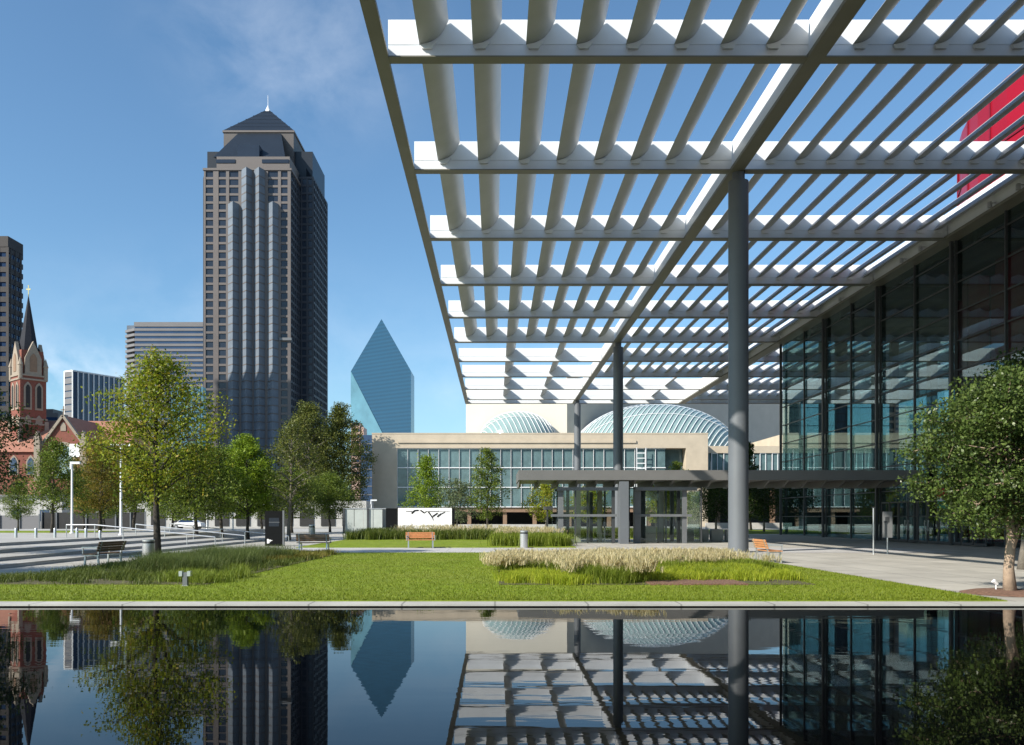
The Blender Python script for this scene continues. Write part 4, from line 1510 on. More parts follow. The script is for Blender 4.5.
def make_tree(name, label, loc, h, rad, base, leaf, bark, nl, ls, shape='oval', trunk_r=0.12, limbs=26, tight=0.34, fork=False, group=None, seed=1, droop=0.0, sparse_low=0.0, irr=0.22):
    """tapered trunk, limbs that leave it all the way up, twigs on the limbs, leaf clumps on the twigs"""
    rs_ = random.Random(seed)
    rg = np.random.default_rng(seed)
    o_ = thing(name, label, 'tree', loc, group)
    m_ = MB()
    lean = (rs_.uniform(-0.03, 0.03) * h, rs_.uniform(-0.03, 0.03) * h)
    nseg = 9
    axis = []
    for i in range(nseg):
        u = i / (nseg - 1)
        axis.append(Vector((lean[0] * u + rs_.uniform(-1, 1) * 0.008 * h * (0 < i), lean[1] * u + rs_.uniform(-1, 1) * 0.008 * h * (0 < i), h * 0.95 * u - 0.05)))
    radii = [trunk_r * (1.25 if i == 0 else 1.0) * (1 - 0.9 * i / (nseg - 1)) + 0.008 for i in range(nseg)]
    m_.tube(axis, radii, 9)

    if fork:
        m_.tube([(0.03, 0, 1.0), (0.16, 0.03, 1.35), (0.42, 0.08, 2.0), (0.6, 0.12, 2.7)], [0.085, 0.08, 0.06, 0.03], 8)

    def ax(u):
        f = min(max(u, 0), 0.999) * (nseg - 1)
        i = int(f)
        return axis[i].lerp(axis[i + 1], f - i)

    def width(u):
        """crown radius at relative height u (0 crown base .. 1 top)"""
        if shape == 'cone':
            return max(0.05, (1 - u) ** 0.85) * (0.75 + 0.25 * min(1, u * 6))
        if shape == 'round':
            return math.sqrt(max(0.02, 1 - (2 * u - 0.95) ** 2))
        if shape == 'column':
            return (0.55 + 0.45 * math.sin(math.pi * min(1, u * 0.95 + 0.12))) * (1 if u < 0.75 else max(0.12, (1 - u) / 0.25) ** 0.7)
        return max(0.08, math.sin(math.pi * (0.12 + 0.86 * u)) ** 0.75) * (1.05 - 0.35 * u)
    clumps = []
    ga = rs_.uniform(0, 6.28)
    for i in range(limbs):
        u = (i + 0.5) / limbs
        u = u ** 0.95
        z0 = base + (h * 0.93 - base) * u
        ga += 2.4 + rs_.uniform(-0.5, 0.5)
        reach = rad * width(u) * rs_.uniform(0.9 - irr, 0.9 + irr)
        rise = {'cone': 0.05, 'round': 0.35, 'column': 0.55}.get(shape, 0.45) * reach * (1 - droop)
        if shape == 'round':
            rise = (u - 0.45) * 1.1 * rad * 0.6
        st_ = ax(max(0.02, (z0 - rise * 0.8) / (h * 0.95)))
        dirv = Vector((math.cos(ga), math.sin(ga), 0))
        en = ax(z0 / (h * 0.95)) + dirv * reach + Vector((0, 0, rise * 0.35 - droop * reach * 0.3))
        mid_ = st_.lerp(en, 0.5) + Vector((0, 0, 0.12 * reach))
        lr = max(0.012, trunk_r * 0.42 * (1 - 0.65 * u))
        m_.tube([st_, mid_, en], [lr, lr * 0.6, 0.008], 5, caps=False)
        nt_ = max(3, int(3 + 3 * reach / rad))
        for k in range(nt_):
            f = rs_.uniform(0.3, 1.0)
            p = (st_.lerp(mid_, f * 2) if f < 0.5 else mid_.lerp(en, f * 2 - 1))
            sd = Vector((rs_.gauss(0, 1), rs_.gauss(0, 1), rs_.gauss(0.25, 0.6))).normalized() * rs_.uniform(0.12, 0.38) * rad * (0.45 + 0.55 * width(u))
            q_ = p + sd
            m_.tube([p, q_], [lr * 0.4, 0.005], 4, caps=False)
            if rs_.random() > sparse_low * (1 - u):
                clumps.append((q_, rs_.uniform(0.6, 1.35)))
        clumps.append((en, 1.0))
    clumps.append((axis[-1], 1.0))
    for k in range(4):
        clumps.append((axis[-1] + Vector((rs_.gauss(0, 0.12 * rad), rs_.gauss(0, 0.12 * rad), rs_.uniform(-0.5, 0.25) * 0.3 * rad)), 0.6))
    tr_ = m_.build('trunk', bark, o_, smooth='all', local=True)
    wts = np.array([w for _, w in clumps])
    wts /= wts.sum()
    idx = rg.choice(len(clumps), nl, p=wts)
    cc = np.array([tuple(c) for c, _ in clumps])[idx]
    spread = np.array([w for _, w in clumps])[idx][:, None]
    pos = cc + np.clip(rg.normal(size=(nl, 3)), -1.7, 1.7) * np.array([1, 1, 0.7]) * tight * rad * 0.36 * spread
    pos[:, 2] = np.maximum(pos[:, 2], base * 0.8)
    me_ = leaf_mesh('crown', pos, rg.uniform(0.6, 1.3, nl) * ls, leaf, rng=rg)
    c_ = bpy.data.objects.new('crown', me_)
    COL.objects.link(c_)
    c_.parent = o_
    return o_


def place(src_, label, px, d, scale=1.0, rz=0.0, z=0.0, zs=None, x=None):
    o_ = copy_tree(src_)
    o_.location = (gx(px, d) if x is None else x, d, z)
    o_.scale = (scale, scale, zs or scale)
    o_.rotation_euler.z = rz
    o_['label'] = label
    return o_


G1 = 'trees of the grove on the left'
# the big lime tree on the plaza
make_tree('plaza_tree', 'tall lime green tree with a dark trunk beside the steel bin on the plaza', (gx(157, 36), 36, 0), 8.9, 2.75, 2.7, 'leaf_lime', 'bark_dark', 15000, 0.145, 'oval', 0.15, 44, 0.34, seed=11, irr=0.3)
b1 = make_tree('grove_tree', 'bright green young tree with a rounded crown in front of the granite tower', (gx(248, 62), 62, 0), 7.9, 2.1, 2.0, 'leaf_bright', 'bark_dark', 14000, 0.17, 'oval', 0.12, 30, 0.34, group=G1, seed=21)
make_tree('bare_tree', 'thin half bare tree with pale trunk and yellowing leaves behind the black sign', (gx(289, 62), 62, 0), 9.0, 2.3, 2.2, 'leaf_olive', 'bark_grey', 2600, 0.20, 'oval', 0.13, 36, 0.32, group=G1, seed=22, sparse_low=0.5)
c1 = make_tree('conifer', 'tall dense olive conifer left of the pair, nearer the bare tree', (gx(312, 142), 142, 0), 21.5, 5.4, 3.2, 'leaf_olive', 'bark_grey', 22000, 0.32, 'column', 0.3, 56, 0.34, group=G1, seed=31)
c2 = make_tree('conifer', 'tall dense dark conifer at the right end of the grove, against the prism tower', (gx(343, 145), 145, 0), 21.6, 5.0, 2.6, 'leaf_olive', 'bark_grey', 28000, 0.32, 'column', 0.3, 60, 0.34, group=G1, seed=32)
f1 = make_tree('grove_tree', 'feathery light green tree in front of the church gable', (gx(52, 62), 62, 0.55), 7.0, 2.1, 1.8, 'leaf_green', 'bark_dark', 10000, 0.15, 'oval', 0.11, 30, 0.36, group=G1, seed=23)
r1 = make_tree('grove_tree', 'rust and yellow tinged tree beside the T shaped lamp', (gx(100, 67), 67, 0.55), 7.6, 2.6, 1.8, 'leaf_rust', 'bark_dark', 12000, 0.17, 'oval', 0.13, 34, 0.36, group=G1, seed=24)
d1 = make_tree('grove_tree', 'shady mid green tree right behind the lime tree', (gx(196, 58), 58, 0), 6.6, 2.9, 1.9, 'leaf_green', 'bark_dark', 18000, 0.17, 'round', 0.13, 36, 0.4, group=G1, seed=25)
place(d1, 'mid green tree between the lime tree and the bright green tree', 222, 66, 1.06, 2.0)
place(d1, 'broad mid green tree whose crown meets the lime tree crown on its left', 134, 74, 1.1, 4.0, 0.5)
place(d1, 'dark crowned tree deep in the grove behind the bright green tree', 262, 84, 1.0, 1.0)
place(d1, 'dark crowned tree behind the half bare tree', 292, 92, 1.05, 3.1)
place(d1, 'low dark tree deep in the grove behind the steel handrails', 172, 88, 1.05, 5.1)
place(d1, 'dark crowned tree deep in the grove behind the lamp posts', 104, 92, 1.05, 0.4)
place(d1, 'dark low crowned tree beneath the two conifers', 330, 97, 1.0, 0.9)
place(f1, 'small dull green tree by the pale grey fence at the edge of the view', 18, 70, 0.62, 1.3, 0.5)
place(f1, 'light green tree in front of the white building, next to the feathery one', 84, 80, 0.85, 2.6, 0.5)
# dark tree whose crown hangs in at the left edge
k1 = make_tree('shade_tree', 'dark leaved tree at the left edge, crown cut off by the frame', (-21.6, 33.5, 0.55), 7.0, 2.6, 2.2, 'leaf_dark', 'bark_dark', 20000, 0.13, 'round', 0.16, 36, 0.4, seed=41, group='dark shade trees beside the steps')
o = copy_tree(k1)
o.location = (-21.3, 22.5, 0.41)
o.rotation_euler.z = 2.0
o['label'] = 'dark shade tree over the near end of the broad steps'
# live oak on the right
make_tree('live_oak', 'dense round evergreen with pale forked trunk in a mulch ring by the glass lobby', (11.45, 18.9, 0.03), 4.9, 1.8, 1.5, 'leaf_oak', 'bark_tan', 52000, 0.085, 'round', 0.115, 64, 0.30, seed=51, fork=True, irr=0.28)
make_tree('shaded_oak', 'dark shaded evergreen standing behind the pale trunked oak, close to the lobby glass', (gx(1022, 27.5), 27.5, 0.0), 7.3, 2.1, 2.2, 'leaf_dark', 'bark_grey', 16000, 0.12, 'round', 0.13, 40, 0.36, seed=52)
# trees in front of the hall
G2 = 'trees in front of the cream hall'
b2 = make_tree('hall_tree', 'layered light green conifer in front of the hall glass, behind the white wall', (gx(426, 96), 96, 0), 8.8, 3.1, 1.3, 'leaf_bright', 'bark_dark', 9000, 0.20, 'cone', 0.13, 36, 0.34, group=G2, seed=61)
g2 = make_tree('hall_tree', 'short grey green tree between the two light green trees of the hall', (gx(457, 94), 94, 0), 5.8, 2.6, 1.4, 'leaf_grey', 'bark_grey', 7000, 0.18, 'round', 0.1, 24, 0.36, group=G2, seed=62)
b3 = make_tree('hall_tree', 'slender light green tree with a narrow top, second from the pavilion', (gx(488, 92), 92, 0), 9.4, 2.3, 1.6, 'leaf_green', 'bark_dark', 8000, 0.19, 'oval', 0.12, 30, 0.36, group=G2, seed=63)
y2 = make_tree('hall_tree', 'small yellow green tree at the left end of the slab roof', (gx(546, 94), 94, 0), 5.6, 2.4, 1.5, 'leaf_lime', 'bark_grey', 6500, 0.19, 'oval', 0.1, 24, 0.36, group=G2, seed=64)
place(y2, 'yellow green tree seen through the pavilion glass', 656, 87, 0.95, 2.1)
place(b3, 'green tree whose top shows above the slab roof, before the recess of the hall', 676, 118, 1.03, 1.1)
place(y2, 'yellow green tree seen through the left bay of the pavilion glass', 588, 88, 0.9, 4.0)
k2 = make_tree('dark_tree', 'broad dark tree right of the cream pylon, left of the grey column', (gx(716, 92), 92, 0), 5.8, 3.0, 1.6, 'leaf_dark', 'bark_grey', 9000, 0.2, 'round', 0.12, 28, 0.4, group=G2, seed=65)
place(k2, 'broad dark tree between the grey column and the glass lobby corner', 764, 96, 1.0, 2.0)
make_tree('dark_conifer', 'dark pointed conifer right behind the grey column', (gx(751, 108), 108, 0), 11.6, 2.0, 1.2, 'leaf_dark', 'bark_dark', 5500, 0.26, 'cone', 0.14, 34, 0.34, group=G2, seed=66)
# far wood, one mass
rg = np.random.default_rng(3)
n = 26000
cl = np.stack([rg.uniform(-210, -40, 120), rg.uniform(165, 200, 120), rg.uniform(2, 6.5, 120)], axis=1)
pos = cl[rg.integers(0, 120, n)] + rg.normal(size=(n, 3)) * np.array([3, 3, 1.8])
pos[:, 2] = np.maximum(pos[:, 2], 0.3)
me = leaf_mesh('treeline', pos, rg.uniform(0.5, 0.9, n), 'leaf_dark')
o = bpy.data.objects.new('treeline', me)
COL.objects.link(o)
tag(o, 'dark distant treeline behind the grove and the church', 'trees', kind='stuff')


# ------------------------------------------------------------------ grasses
def blades(name, base, hgt, wid, m, lean=0.35, seed=1, top=None):
    """curved grass blades: two quads each; returns the object"""
    rg_ = np.random.default_rng(seed)
    n_ = len(base)
    a = rg_.uniform(0, 2 * np.pi, n_)
    d = np.stack([np.cos(a), np.sin(a), np.zeros(n_)], axis=1)
    s = np.stack([-np.sin(a), np.cos(a), np.zeros(n_)], axis=1)
    H = hgt[:, None]
    ln = (rg_.uniform(0.1, 1, n_) * lean)[:, None] * H
    up = np.array([[0, 0, 1.0]])
    P = []
    for f, w in ((0, 1.0), (0.55, 0.85), (1.0, 0.12)):
        c = base + up * H * f * (1 - 0.18 * f * (lean > 0.5)) + d * ln * f * f
        P += [c - s * wid * w * 0.5, c + s * wid * w * 0.5]
    V = np.stack(P, axis=1).reshape(-1, 3)
    fq = np.array([[0, 1, 3, 2], [2, 3, 5, 4]])
    L_ = (np.arange(n_)[:, None, None] * 6 + fq[None]).reshape(-1).astype(np.int32)
    me_ = bpy.data.meshes.new(name)
    me_.vertices.add(6 * n_)
    me_.vertices.foreach_set('co', V.ravel())
    me_.loops.add(8 * n_)
    me_.loops.foreach_set('vertex_index', L_)
    me_.polygons.add(2 * n_)
    me_.polygons.foreach_set('loop_start', np.arange(0, 8 * n_, 4, dtype=np.int32))
    me_.polygons.foreach_set('loop_total', np.full(2 * n_, 4, dtype=np.int32))
    me_.update(calc_edges=True)
    me_.validate()
    me_.materials.append(MATS[m])
    o_ = bpy.data.objects.new(name, me_)
    COL.objects.link(o_)
    o_['kind'] = 'stuff'
    return o_


def patch(x0, x1, y0, y1, n_, clump=0.0, seed=1, z=0.04, edge=0.25):
    rg_ = np.random.default_rng(seed)
    if clump:
        nc = max(3, int((x1 - x0) * (y1 - y0) / clump ** 2))
        c = np.stack([rg_.uniform(x0, x1, nc), rg_.uniform(y0, y1, nc)], axis=1)
        p = c[rg_.integers(0, nc, n_)] + rg_.normal(size=(n_, 2)) * clump * 0.32
    else:
        p = np.stack([rg_.uniform(x0, x1, n_), rg_.uniform(y0, y1, n_)], axis=1)
        p += rg_.normal(size=(n_, 2)) * edge * 0.3
    return np.concatenate([p, np.full((n_, 1), z)], axis=1)


def hts(n_, lo_, hi_, seed):
    return np.random.default_rng(seed).uniform(lo_, hi_, n_)


def grass(name, label, x0, x1, y0, y1, n_, lo_, hi_, m, wid=0.012, clump=0.5, lean=0.7, seed=1, z=0.04):
    o_ = blades(name, patch(x0, x1, y0, y1, n_, clump, seed, z), hts(n_, lo_, hi_, seed + 1), wid, m, lean, seed + 2)
    return tag(o_, label, 'grass')


def plumes(name, label, x0, x1, y0, y1, n_, lo_, hi_, size, clump=0.5, seed=1, m='plume_tan', z=0.04):
    """feathery seed heads standing above a grass patch"""
    rg_ = np.random.default_rng(seed)
    b_ = patch(x0, x1, y0, y1, n_, clump, seed)
    h_ = rg_.uniform(lo_, hi_, n_)
    a = rg_.uniform(0, 2 * np.pi, n_)
    ln = rg_.uniform(0.05, 0.3, n_)
    pos_ = b_ + np.stack([np.cos(a) * ln * h_, np.sin(a) * ln * h_, h_], axis=1)
    k = 5
    P = np.repeat(pos_, k, axis=0) + rg_.normal(size=(n_ * k, 3)) * np.array([0.3, 0.3, 0.25]) * size * 0.5
    P[:, 2] -= size
    o_ = blades(name, P, rg_.uniform(0.7, 1.4, n_ * k) * size, size * 0.11, m, 0.9, seed + 1)
    return tag(o_, label, 'grass', kind='stuff')


# left bed
grass('fountain_grass', 'hazy green mound of arching grass in the middle of the left bed', -11.2, -8.3, 23.8, 34.0, 20000, 0.42, 0.78, 'blade_mid', 0.009, 1.0, 1.0, 101)
grass('low_grass', 'short dark ground cover spread over the left bed', -13.1, -7.3, 21.05, 37.5, 48000, 0.10, 0.26, 'blade_dark', 0.012, 0.6, 0.9, 104)
grass('low_grass', 'yellow green tufts beside the small path light', -8.7, -7.05, 21.1, 26.5, 6000, 0.15, 0.38, 'blade_green', 0.010, 0.6, 0.9, 107)
grass('low_grass', 'rusty low grass at the back corner of the left bed', -9.8, -7.2, 31, 38, 9000, 0.15, 0.34, 'blade_rust', 0.014, 0.5, 0.8, 110)
# right bed
grass('low_grass', 'yellow green low grass at the front left of the right bed', 0.2, 2.2, 20.95, 24.6, 12500, 0.14, 0.32, 'blade_yellow', 0.010, 0.42, 0.9, 113)
grass('fountain_grass', 'green grass under the pale plumes in the middle of the right bed', 2.0, 3.8, 21.3, 25.0, 11000, 0.3, 0.58, 'blade_green', 0.010, 0.6, 0.95, 116)
plumes('grass_plumes', 'pale seed plumes over the grass clump at the front of the right bed', 1.9, 3.9, 21.4, 25.0, 1700, 0.42, 0.72, 0.16, 0.55, 119)
grass('fountain_grass', 'green grass under the plumes along the back of the right bed', 0.2, 4.2, 25.0, 30.0, 14000, 0.28, 0.5, 'blade_green', 0.012, 0.6, 0.95, 122)
plumes('grass_plumes', 'broad drift of pale seed plumes across the left back of the right bed', 0.0, 4.3, 24.8, 30.0, 3900, 0.38, 0.62, 0.16, 0.6, 125)
grass('fountain_grass', 'green grass under the plumes in front of the big grey column', 4.2, 8.5, 26.5, 33.0, 14000, 0.22, 0.42, 'blade_green', 0.012, 0.6, 0.95, 128)
plumes('grass_plumes', 'drift of pale seed plumes in front of the big grey column', 4.2, 8.9, 27.5, 33.5, 3000, 0.32, 0.52, 0.15, 0.6, 131)
grass('low_grass', 'yellow green low grass right of the mulch patch', 4.0, 8.1, 22.0, 27.0, 19000, 0.14, 0.32, 'blade_yellow', 0.011, 0.45, 0.9, 134)
grass('low_grass', 'green low grass behind the mulch patch', 4.2, 7.9, 23.0, 29.5, 10000, 0.14, 0.34, 'blade_green', 0.012, 0.5, 0.9, 137)
# far beds beyond the path
grass('tall_grass', 'tall green grass in front of the white wall', -11.0, 1.2, 62, 75, 15000, 0.6, 1.0, 'blade_dark', 0.035, 0.8, 0.6, 140)
plumes('grass_plumes', 'tan seed heads of the tall grass in front of the white wall', -8.0, 1.2, 64, 75, 900, 0.7, 1.1, 0.2, 0.8, 143)
grass('tall_grass', 'tall bright grass around the steel bin beyond the path', 0.0, 4.3, 48.5, 58, 12000, 0.5, 0.95, 'blade_green', 0.028, 0.7, 0.55, 146)
plumes('grass_plumes', 'tan seed heads above the grass around the steel bin', 0.2, 4.3, 52, 58, 700, 0.8, 1.1, 0.16, 0.7, 149)
grass('tall_grass', 'dark green grass seen through the pavilion glass', 4.8, 15.5, 68, 80, 12000, 0.5, 0.95, 'blade_dark', 0.04, 0.9, 0.7, 152)
# lawn blades, thick near the water's edge
rg = np.random.default_rng(5)
n = 120000
yy = 17.05 + (40 - 17.05) * rg.uniform(0, 1, n) ** 1.6
xx = rg.uniform(-13.2, 10.2, n)
keep = ~((xx < -7.3) & (yy > 21.3)) & ~((xx > 0.3) & (xx < 7.7) & (yy > 21.3))
pb_ = np.stack([xx, yy, np.full(n, 0.028)], axis=1)[keep]
o = blades('lawn_grass', pb_, rg.uniform(0.025, 0.06, len(pb_)), 0.012, 'blade_lawn', 0.8, 6)
tag(o, 'short mown green grass of the lawn behind the pool', 'grass')


# ------------------------------------------------------------------ street furniture
def bench(label, loc, rz, wood='wood_orange'):
    """slatted bench with back, two leg frames and arms; it faces local -Y"""
    o_ = thing('park_bench', label, 'bench', loc, 'slatted benches around the lawn', rz)
    m_ = MB()
    for k in range(4):
        m_.box(-0.8, 0.8, -0.28 + 0.125 * k, -0.17 + 0.125 * k, 0.43, 0.465)
    m_.build('seat', wood, o_, local=True)
    m_ = MB()
    for k in range(4):
        zz_ = 0.53 + 0.085 * k
        yy_ = 0.24 + 0.03 * k
        m_.box(-0.8, 0.8, yy_, yy_ + 0.03, zz_, zz_ + 0.078)
    m_.build('backrest', wood, o_, local=True)
    for x in (-0.66, 0.66):
        m_ = MB()
        m_.bar((x, -0.27, 0.0), (x, -0.24, 0.43), 0.055)
        m_.bar((x, 0.26, 0.0), (x, 0.2, 0.43), 0.055)
        m_.bar((x, 0.21, 0.42), (x, 0.37, 0.87), 0.05)
        m_.bar((x, -0.27, 0.405), (x, 0.26, 0.405), 0.05)
        m_.build('leg_frame', 'steel', o_, local=True)
        m_ = MB()
        m_.bar((x * 1.15, -0.27, 0.42), (x * 1.15, -0.27, 0.66), 0.04)
        m_.bar((x * 1.15, -0.30, 0.67), (x * 1.15, 0.28, 0.67), 0.05)
        m_.build('armrest', 'steel', o_, local=True)
    return o_


bench('dark brown bench on the left plaza, facing the broad steps', (gx(101, 29.2), 29.4, 0), math.radians(262), "wood_brown")
bench('dark brown bench on the path seen from behind, near the black sign', (gx(314, 41.2), 41.2, 0.006), math.radians(180), 'wood_brown')
bench('orange wood bench across the path, in front of the white wall', (gx(420.5, 46.4), 46.4, 0.006), math.radians(8), 'wood_orange')
bench('orange wood bench in side view at the edge of the paving, near the grey column', (gx(768, 32), 32.0, 0), math.radians(90), "wood_orange")


def bin_(label, loc, r, h, band=True):
    o_ = thing('litter_bin', label, 'bin', loc, 'round steel litter bins')
    m_ = MB()
    m_.lathe([(r * 0.96, 0), (r, 0.03), (r, h * 0.80), (r * 0.98, h * 0.805)], (0, 0), 28)
    m_.build('body', 'steel', o_, True, local=True)
    m_ = MB()
    m_.lathe([(r * 0.9, h * 0.806), (r * 0.9, h * 0.90)], (0, 0), 28)
    m_.build('opening', 'dark_metal', o_, True, local=True)
    m_ = MB()
    m_.lathe([(r, h * 0.901), (r, h * 0.97), (r * 0.85, h)], (0, 0), 28)
    m_.build('lid', 'steel', o_, True, local=True)
    return o_


bin_('round steel litter bin at the foot of the lime tree', (gx(148.5, 33.6), 33.6, 0), 0.235, 0.82)
bin_('round steel litter bin in the tall grass left of the pavilion', (gx(524, 46.9), 46.9, 0.006), 0.225, 0.95)
bin_('round steel litter bin far back under the conifers', (gx(312, 66), 66, 0), 0.25, 1.1)

# small path light at the front of the left bed
pl = thing('path_light', 'small grey path light with two heads in front of the left grass bed', 'garden light', (gx(185.5, 20.6), 20.6, 0.03))
MB().box(-0.055, 0.055, -0.05, 0.05, 0, 0.33).build('post', 'grey_metal', pl, local=True)
for s in (-1, 1):
    MB().box(s * 0.10 - 0.04, s * 0.10 + 0.04, -0.07, 0.07, 0.24, 0.36).build('lamp_head', 'steel', pl, local=True)
MB().box(-0.075, 0.075, -0.07, 0.07, 0.0, 0.02).build('base_plate', 'steel', pl, local=True)
# little white up-lights at the foot of the oak
ul = thing('uplight', 'small white garden spotlight in the mulch ring beside the oak trunk', 'garden light', (gx(996, 19.2), 19.2, 0.06))
m = MB()
m.tube([(0, 0, 0), (0, 0, 0.12)], 0.015, 6)
m.build('stake', 'sign_white', ul, local=True)
m = MB()
m.tube([(0.03, 0, 0.12), (-0.06, 0.0, 0.2)], [0.035, 0.05], 10)
m.build('lamp_head', 'sign_white', ul, local=True)

# black information sign
ks = thing('info_sign', 'black upright information panel with white pictogram under the half bare tree', 'sign', (gx(274.5, 49.5), 49.5, 0))
box(gx(265, 49.5), gx(282.5, 49.5), 49.5, 49.62, 0.02, 2.05).build('panel', 'black_panel', ks)
box(gx(282.5, 49.5) + 0.003, gx(284.2, 49.5), 49.48, 49.64, 0.0, 2.08).build('side_post', 'grey_metal', ks)
x0 = gx(267, 49.5)
m = MB()
y = 49.496
# a stubby arrow pictogram, as on the photo
m.poly((x0, y, 0.16), (x0 + 0.1, y, 0.16), (x0 + 0.1, y, 0.42), (x0, y, 0.42))
m.poly((x0 + 0.102, y, 0.27), (x0 + 0.22, y, 0.27), (x0 + 0.22, y, 0.38), (x0 + 0.102, y, 0.38))
m.poly((x0 + 0.222, y, 0.30), (x0 + 0.34, y, 0.33), (x0 + 0.222, y, 0.36))
m.poly((x0 + 0.102, y, 0.17), (x0 + 0.18, y, 0.22), (x0 + 0.102, y, 0.25))
m.build('pictogram', 'sign_white', ks)
m = MB()
m.poly((gx(269, 49.5), y, 1.15), (gx(279, 49.5), y, 1.15), (gx(279, 49.5), y, 1.65), (gx(269, 49.5), y, 1.65))
m.build('poster', 'roof_glass', ks)
box(gx(269, 49.5), gx(279.5, 49.5), 49.49, 49.499, 1.38, 1.41).build('poster_rail', 'grey_metal', ks)


# lamps
def lamp(label, px, d, zbase, top, tee):
    o_ = thing('street_lamp', label, 'street lamp', (gx(px, d), d, zbase), 'white lamp posts on the plaza')
    h = top - zbase
    m_ = MB()
    m_.lathe([(0.16, 0.0), (0.16, 0.06), (0.085, 0.1), (0.06, h)], (0, 0), 12)
    m_.build('pole', 'white_paint', o_, True, local=True)
    m_ = MB()
    if tee:
        m_.box(-0.65, 0.65, -0.09, 0.09, h, h + 0.13)
    else:
        m_.box(-0.1, 0.58, -0.1, 0.1, h, h + 0.16)
        m_.box(-0.12, 0.0, -0.08, 0.08, h - 0.35, h - 0.002)
    m_.build('lamp_head', 'white_paint', o_, local=True)
    return o_


lamp('white lamp post with one short arm, in front of the rust tinged tree', 72, 60, 0.55, gz(464, 60), False)
lamp('white lamp post with a T shaped head, beside the lime tree', 121, 54, 0.55, gz(446, 54), True)
lamp('short white lamp post deep in the grove, behind the handrail', 207, 86, 0, 4.2, False)
lamp('thin white lamp post in the shade left of the bright green tree', 233, 92, 0, 4.6, False)
lamp('grey lamp post standing behind the frosted glass screen', 371.5, 92, 0, gz(501, 92), False)


# handrails down the steps
def step_h(x):
    if x < -22:
        return 0.55
    if x < -19.6:
        return 0.41
    if x < -17.6:
        return 0.26
    if x < -16.2:
        return 0.13
    return 0.0


def handrail(label, y, xs_):
    o_ = thing('handrail', label, 'handrail', (xs_[0], y, 0), 'steel handrails on the steps')
    tops = []
    for i, x in enumerate(xs_):
        h = max(step_h(x), 0.0)
        m_ = MB()
        zt = 1.26 - max(0, (x + 22.5)) * 0.105
        m_.tube([(x, y, h), (x, y, zt)], 0.028, 8)
        m_.build('post', 'steel', o_, True)
        tops.append((x, y, zt))
    m_ = MB()
    m_.tube(tops, 0.035, 8)
    m_.build('rail', 'steel', o_, True)
    return o_


handrail('steel handrail coming down the steps behind the brown bench', 48.0, [-24.2, -22.6, -21.0, -19.2, -17.4, -15.8])
handrail('steel handrail at the middle of the steps, behind the lime tree', 53.0, [-22.4, -20.6, -18.8, -17.0, -15.6])
handrail('steel handrail at the far end of the steps, under the bright green tree', 58.5, [-22.4, -20.6, -18.9, -17.2, -15.8, -14.2])
pos_words = ['first', 'second', 'third', 'fourth', 'fifth', 'sixth']
for k, px in enumerate((16, 36, 55, 77, 86, 100)):
    m = MB()
    m.lathe([(0.075, 0.0), (0.075, 0.5), (0.06, 0.53)], (0, 0), 12)
    o = m.build('bollard', 'steel', None, True, local=True)
    o.location = (gx(px, 47.2), 47.2, step_h(gx(px, 47.2)))
    tag(o, pos_words[k] + ' of six short pale bollards on the upper plaza, counted from the left edge', 'bollard', 'short bollards along the upper plaza')

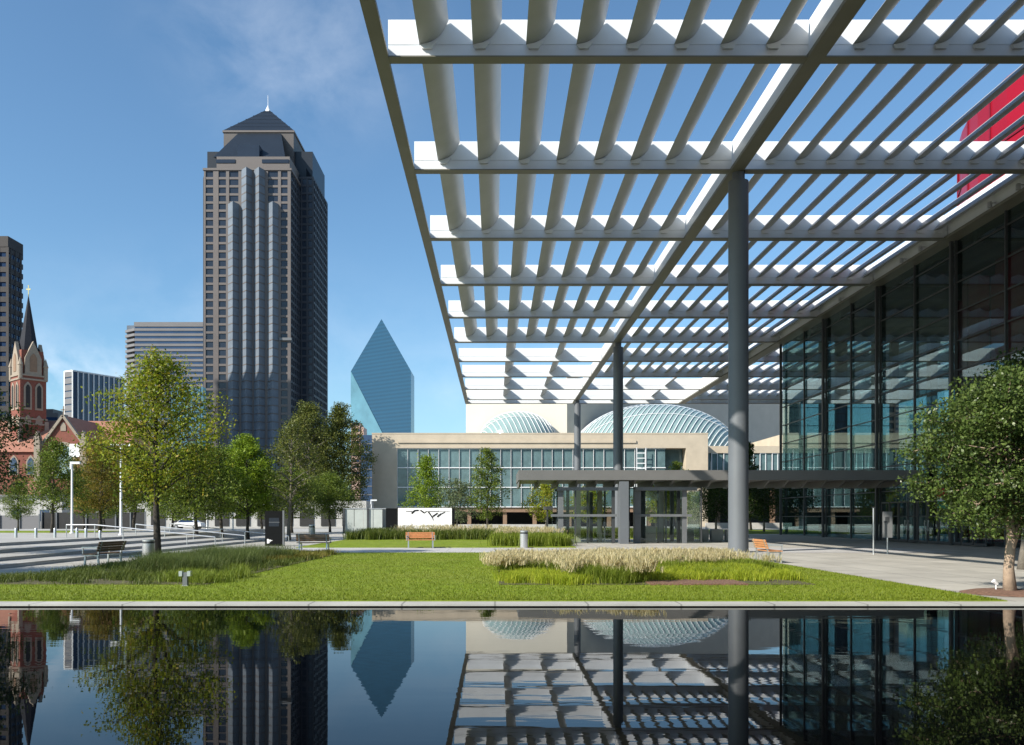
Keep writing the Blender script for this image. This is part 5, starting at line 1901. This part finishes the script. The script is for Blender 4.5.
# slim post and notice board before the doors
o = thing('entrance_post', 'slim steel post standing on the paving before the lobby doors', 'post', (gx(873.5, 38.6), 38.6, 0))
MB().lathe([(0.07, 0), (0.07, 0.02), (0.035, 0.025), (0.035, 2.1)], (0, 0), 12).build('pole', 'steel', o, True, local=True)
MB().box(-0.06, 0.06, -0.03, 0.03, 2.1, 2.16).build('cap', 'dark_metal', o, local=True)
o = thing('notice_board', 'grey notice board on a steel post before the lobby doors', 'notice board', (gx(887.5, 39.2), 39.2, 0))
MB().lathe([(0.07, 0), (0.07, 0.02), (0.035, 0.025), (0.035, 0.75)], (0, 0), 12).build('post', 'steel', o, True, local=True)
MB().box(-0.22, 0.22, -0.02, 0.02, 0.75, 1.95).build('board', 'poster_grey', o, local=True)
MB().box(-0.12, 0.08, -0.026, -0.022, 1.45, 1.7).build('poster', 'dark_metal', o, local=True)
o = thing('banner', 'small red, white and green banner hanging by the lobby glass, behind the oak', 'banner', (26.6, 50.5, 2.2))
MB().box(-0.3, 0.3, -0.02, 0.02, 0.0, 0.45).build('green_field', 'poster_green', o, local=True)
MB().box(-0.3, 0.3, -0.02, 0.02, 0.452, 0.65).build('white_field', 'sign_white', o, local=True)
MB().box(-0.3, 0.3, -0.02, 0.02, 0.652, 1.2).build('red_field', 'red_paint', o, local=True)
MB().bar((0, 0, 1.2), (0, 0, 1.85), 0.03).build('hanger', 'dark_metal', o, local=True)


# parked cars beyond the grove
def car(label, loc, rz, paint):
    o_ = thing('parked_car', label, 'car', loc, None, rz)
    m_ = MB()
    prof = [(-2.1, 0.35), (-2.15, 0.7), (-2.0, 0.85), (-1.3, 0.92), (-0.7, 1.4), (0.8, 1.43), (1.5, 0.98), (2.1, 0.88), (2.2, 0.6), (2.15, 0.35)]
    m_.prism(prof, 1, -0.85, 0.85)
    m_.build('body', paint, o_, local=True)
    m_ = MB()
    m_.prism([(-1.15, 0.96), (-0.68, 1.34), (0.76, 1.36), (1.3, 0.98)], 1, -0.86, 0.86)
    m_.build('window', 'blue_glass', o_, local=True)
    for x in (-1.35, 1.35):
        for s in (-1, 1):
            m_ = MB()
            m_.tube([(x, s * 0.68, 0.32), (x, s * 0.88, 0.32)], 0.32, 16)
            w_ = m_.build('wheel', 'tyre', o_, local=True)
            m_ = MB()
            m_.tube([(x, s * 0.881, 0.32), (x, s * 0.89, 0.32)], 0.19, 12)
            m_.build('rim', 'steel', w_, local=True)
    for s in (-1, 1):
        MB().box(2.18, 2.22, s * 0.6 - 0.15, s * 0.6 + 0.15, 0.62, 0.74).build('headlight', 'sign_white', o_, local=True)
    return o_


car('white car parked beyond the grove, behind the handrails', (gx(188, 120), 120, 0), -0.05, 'car_white')
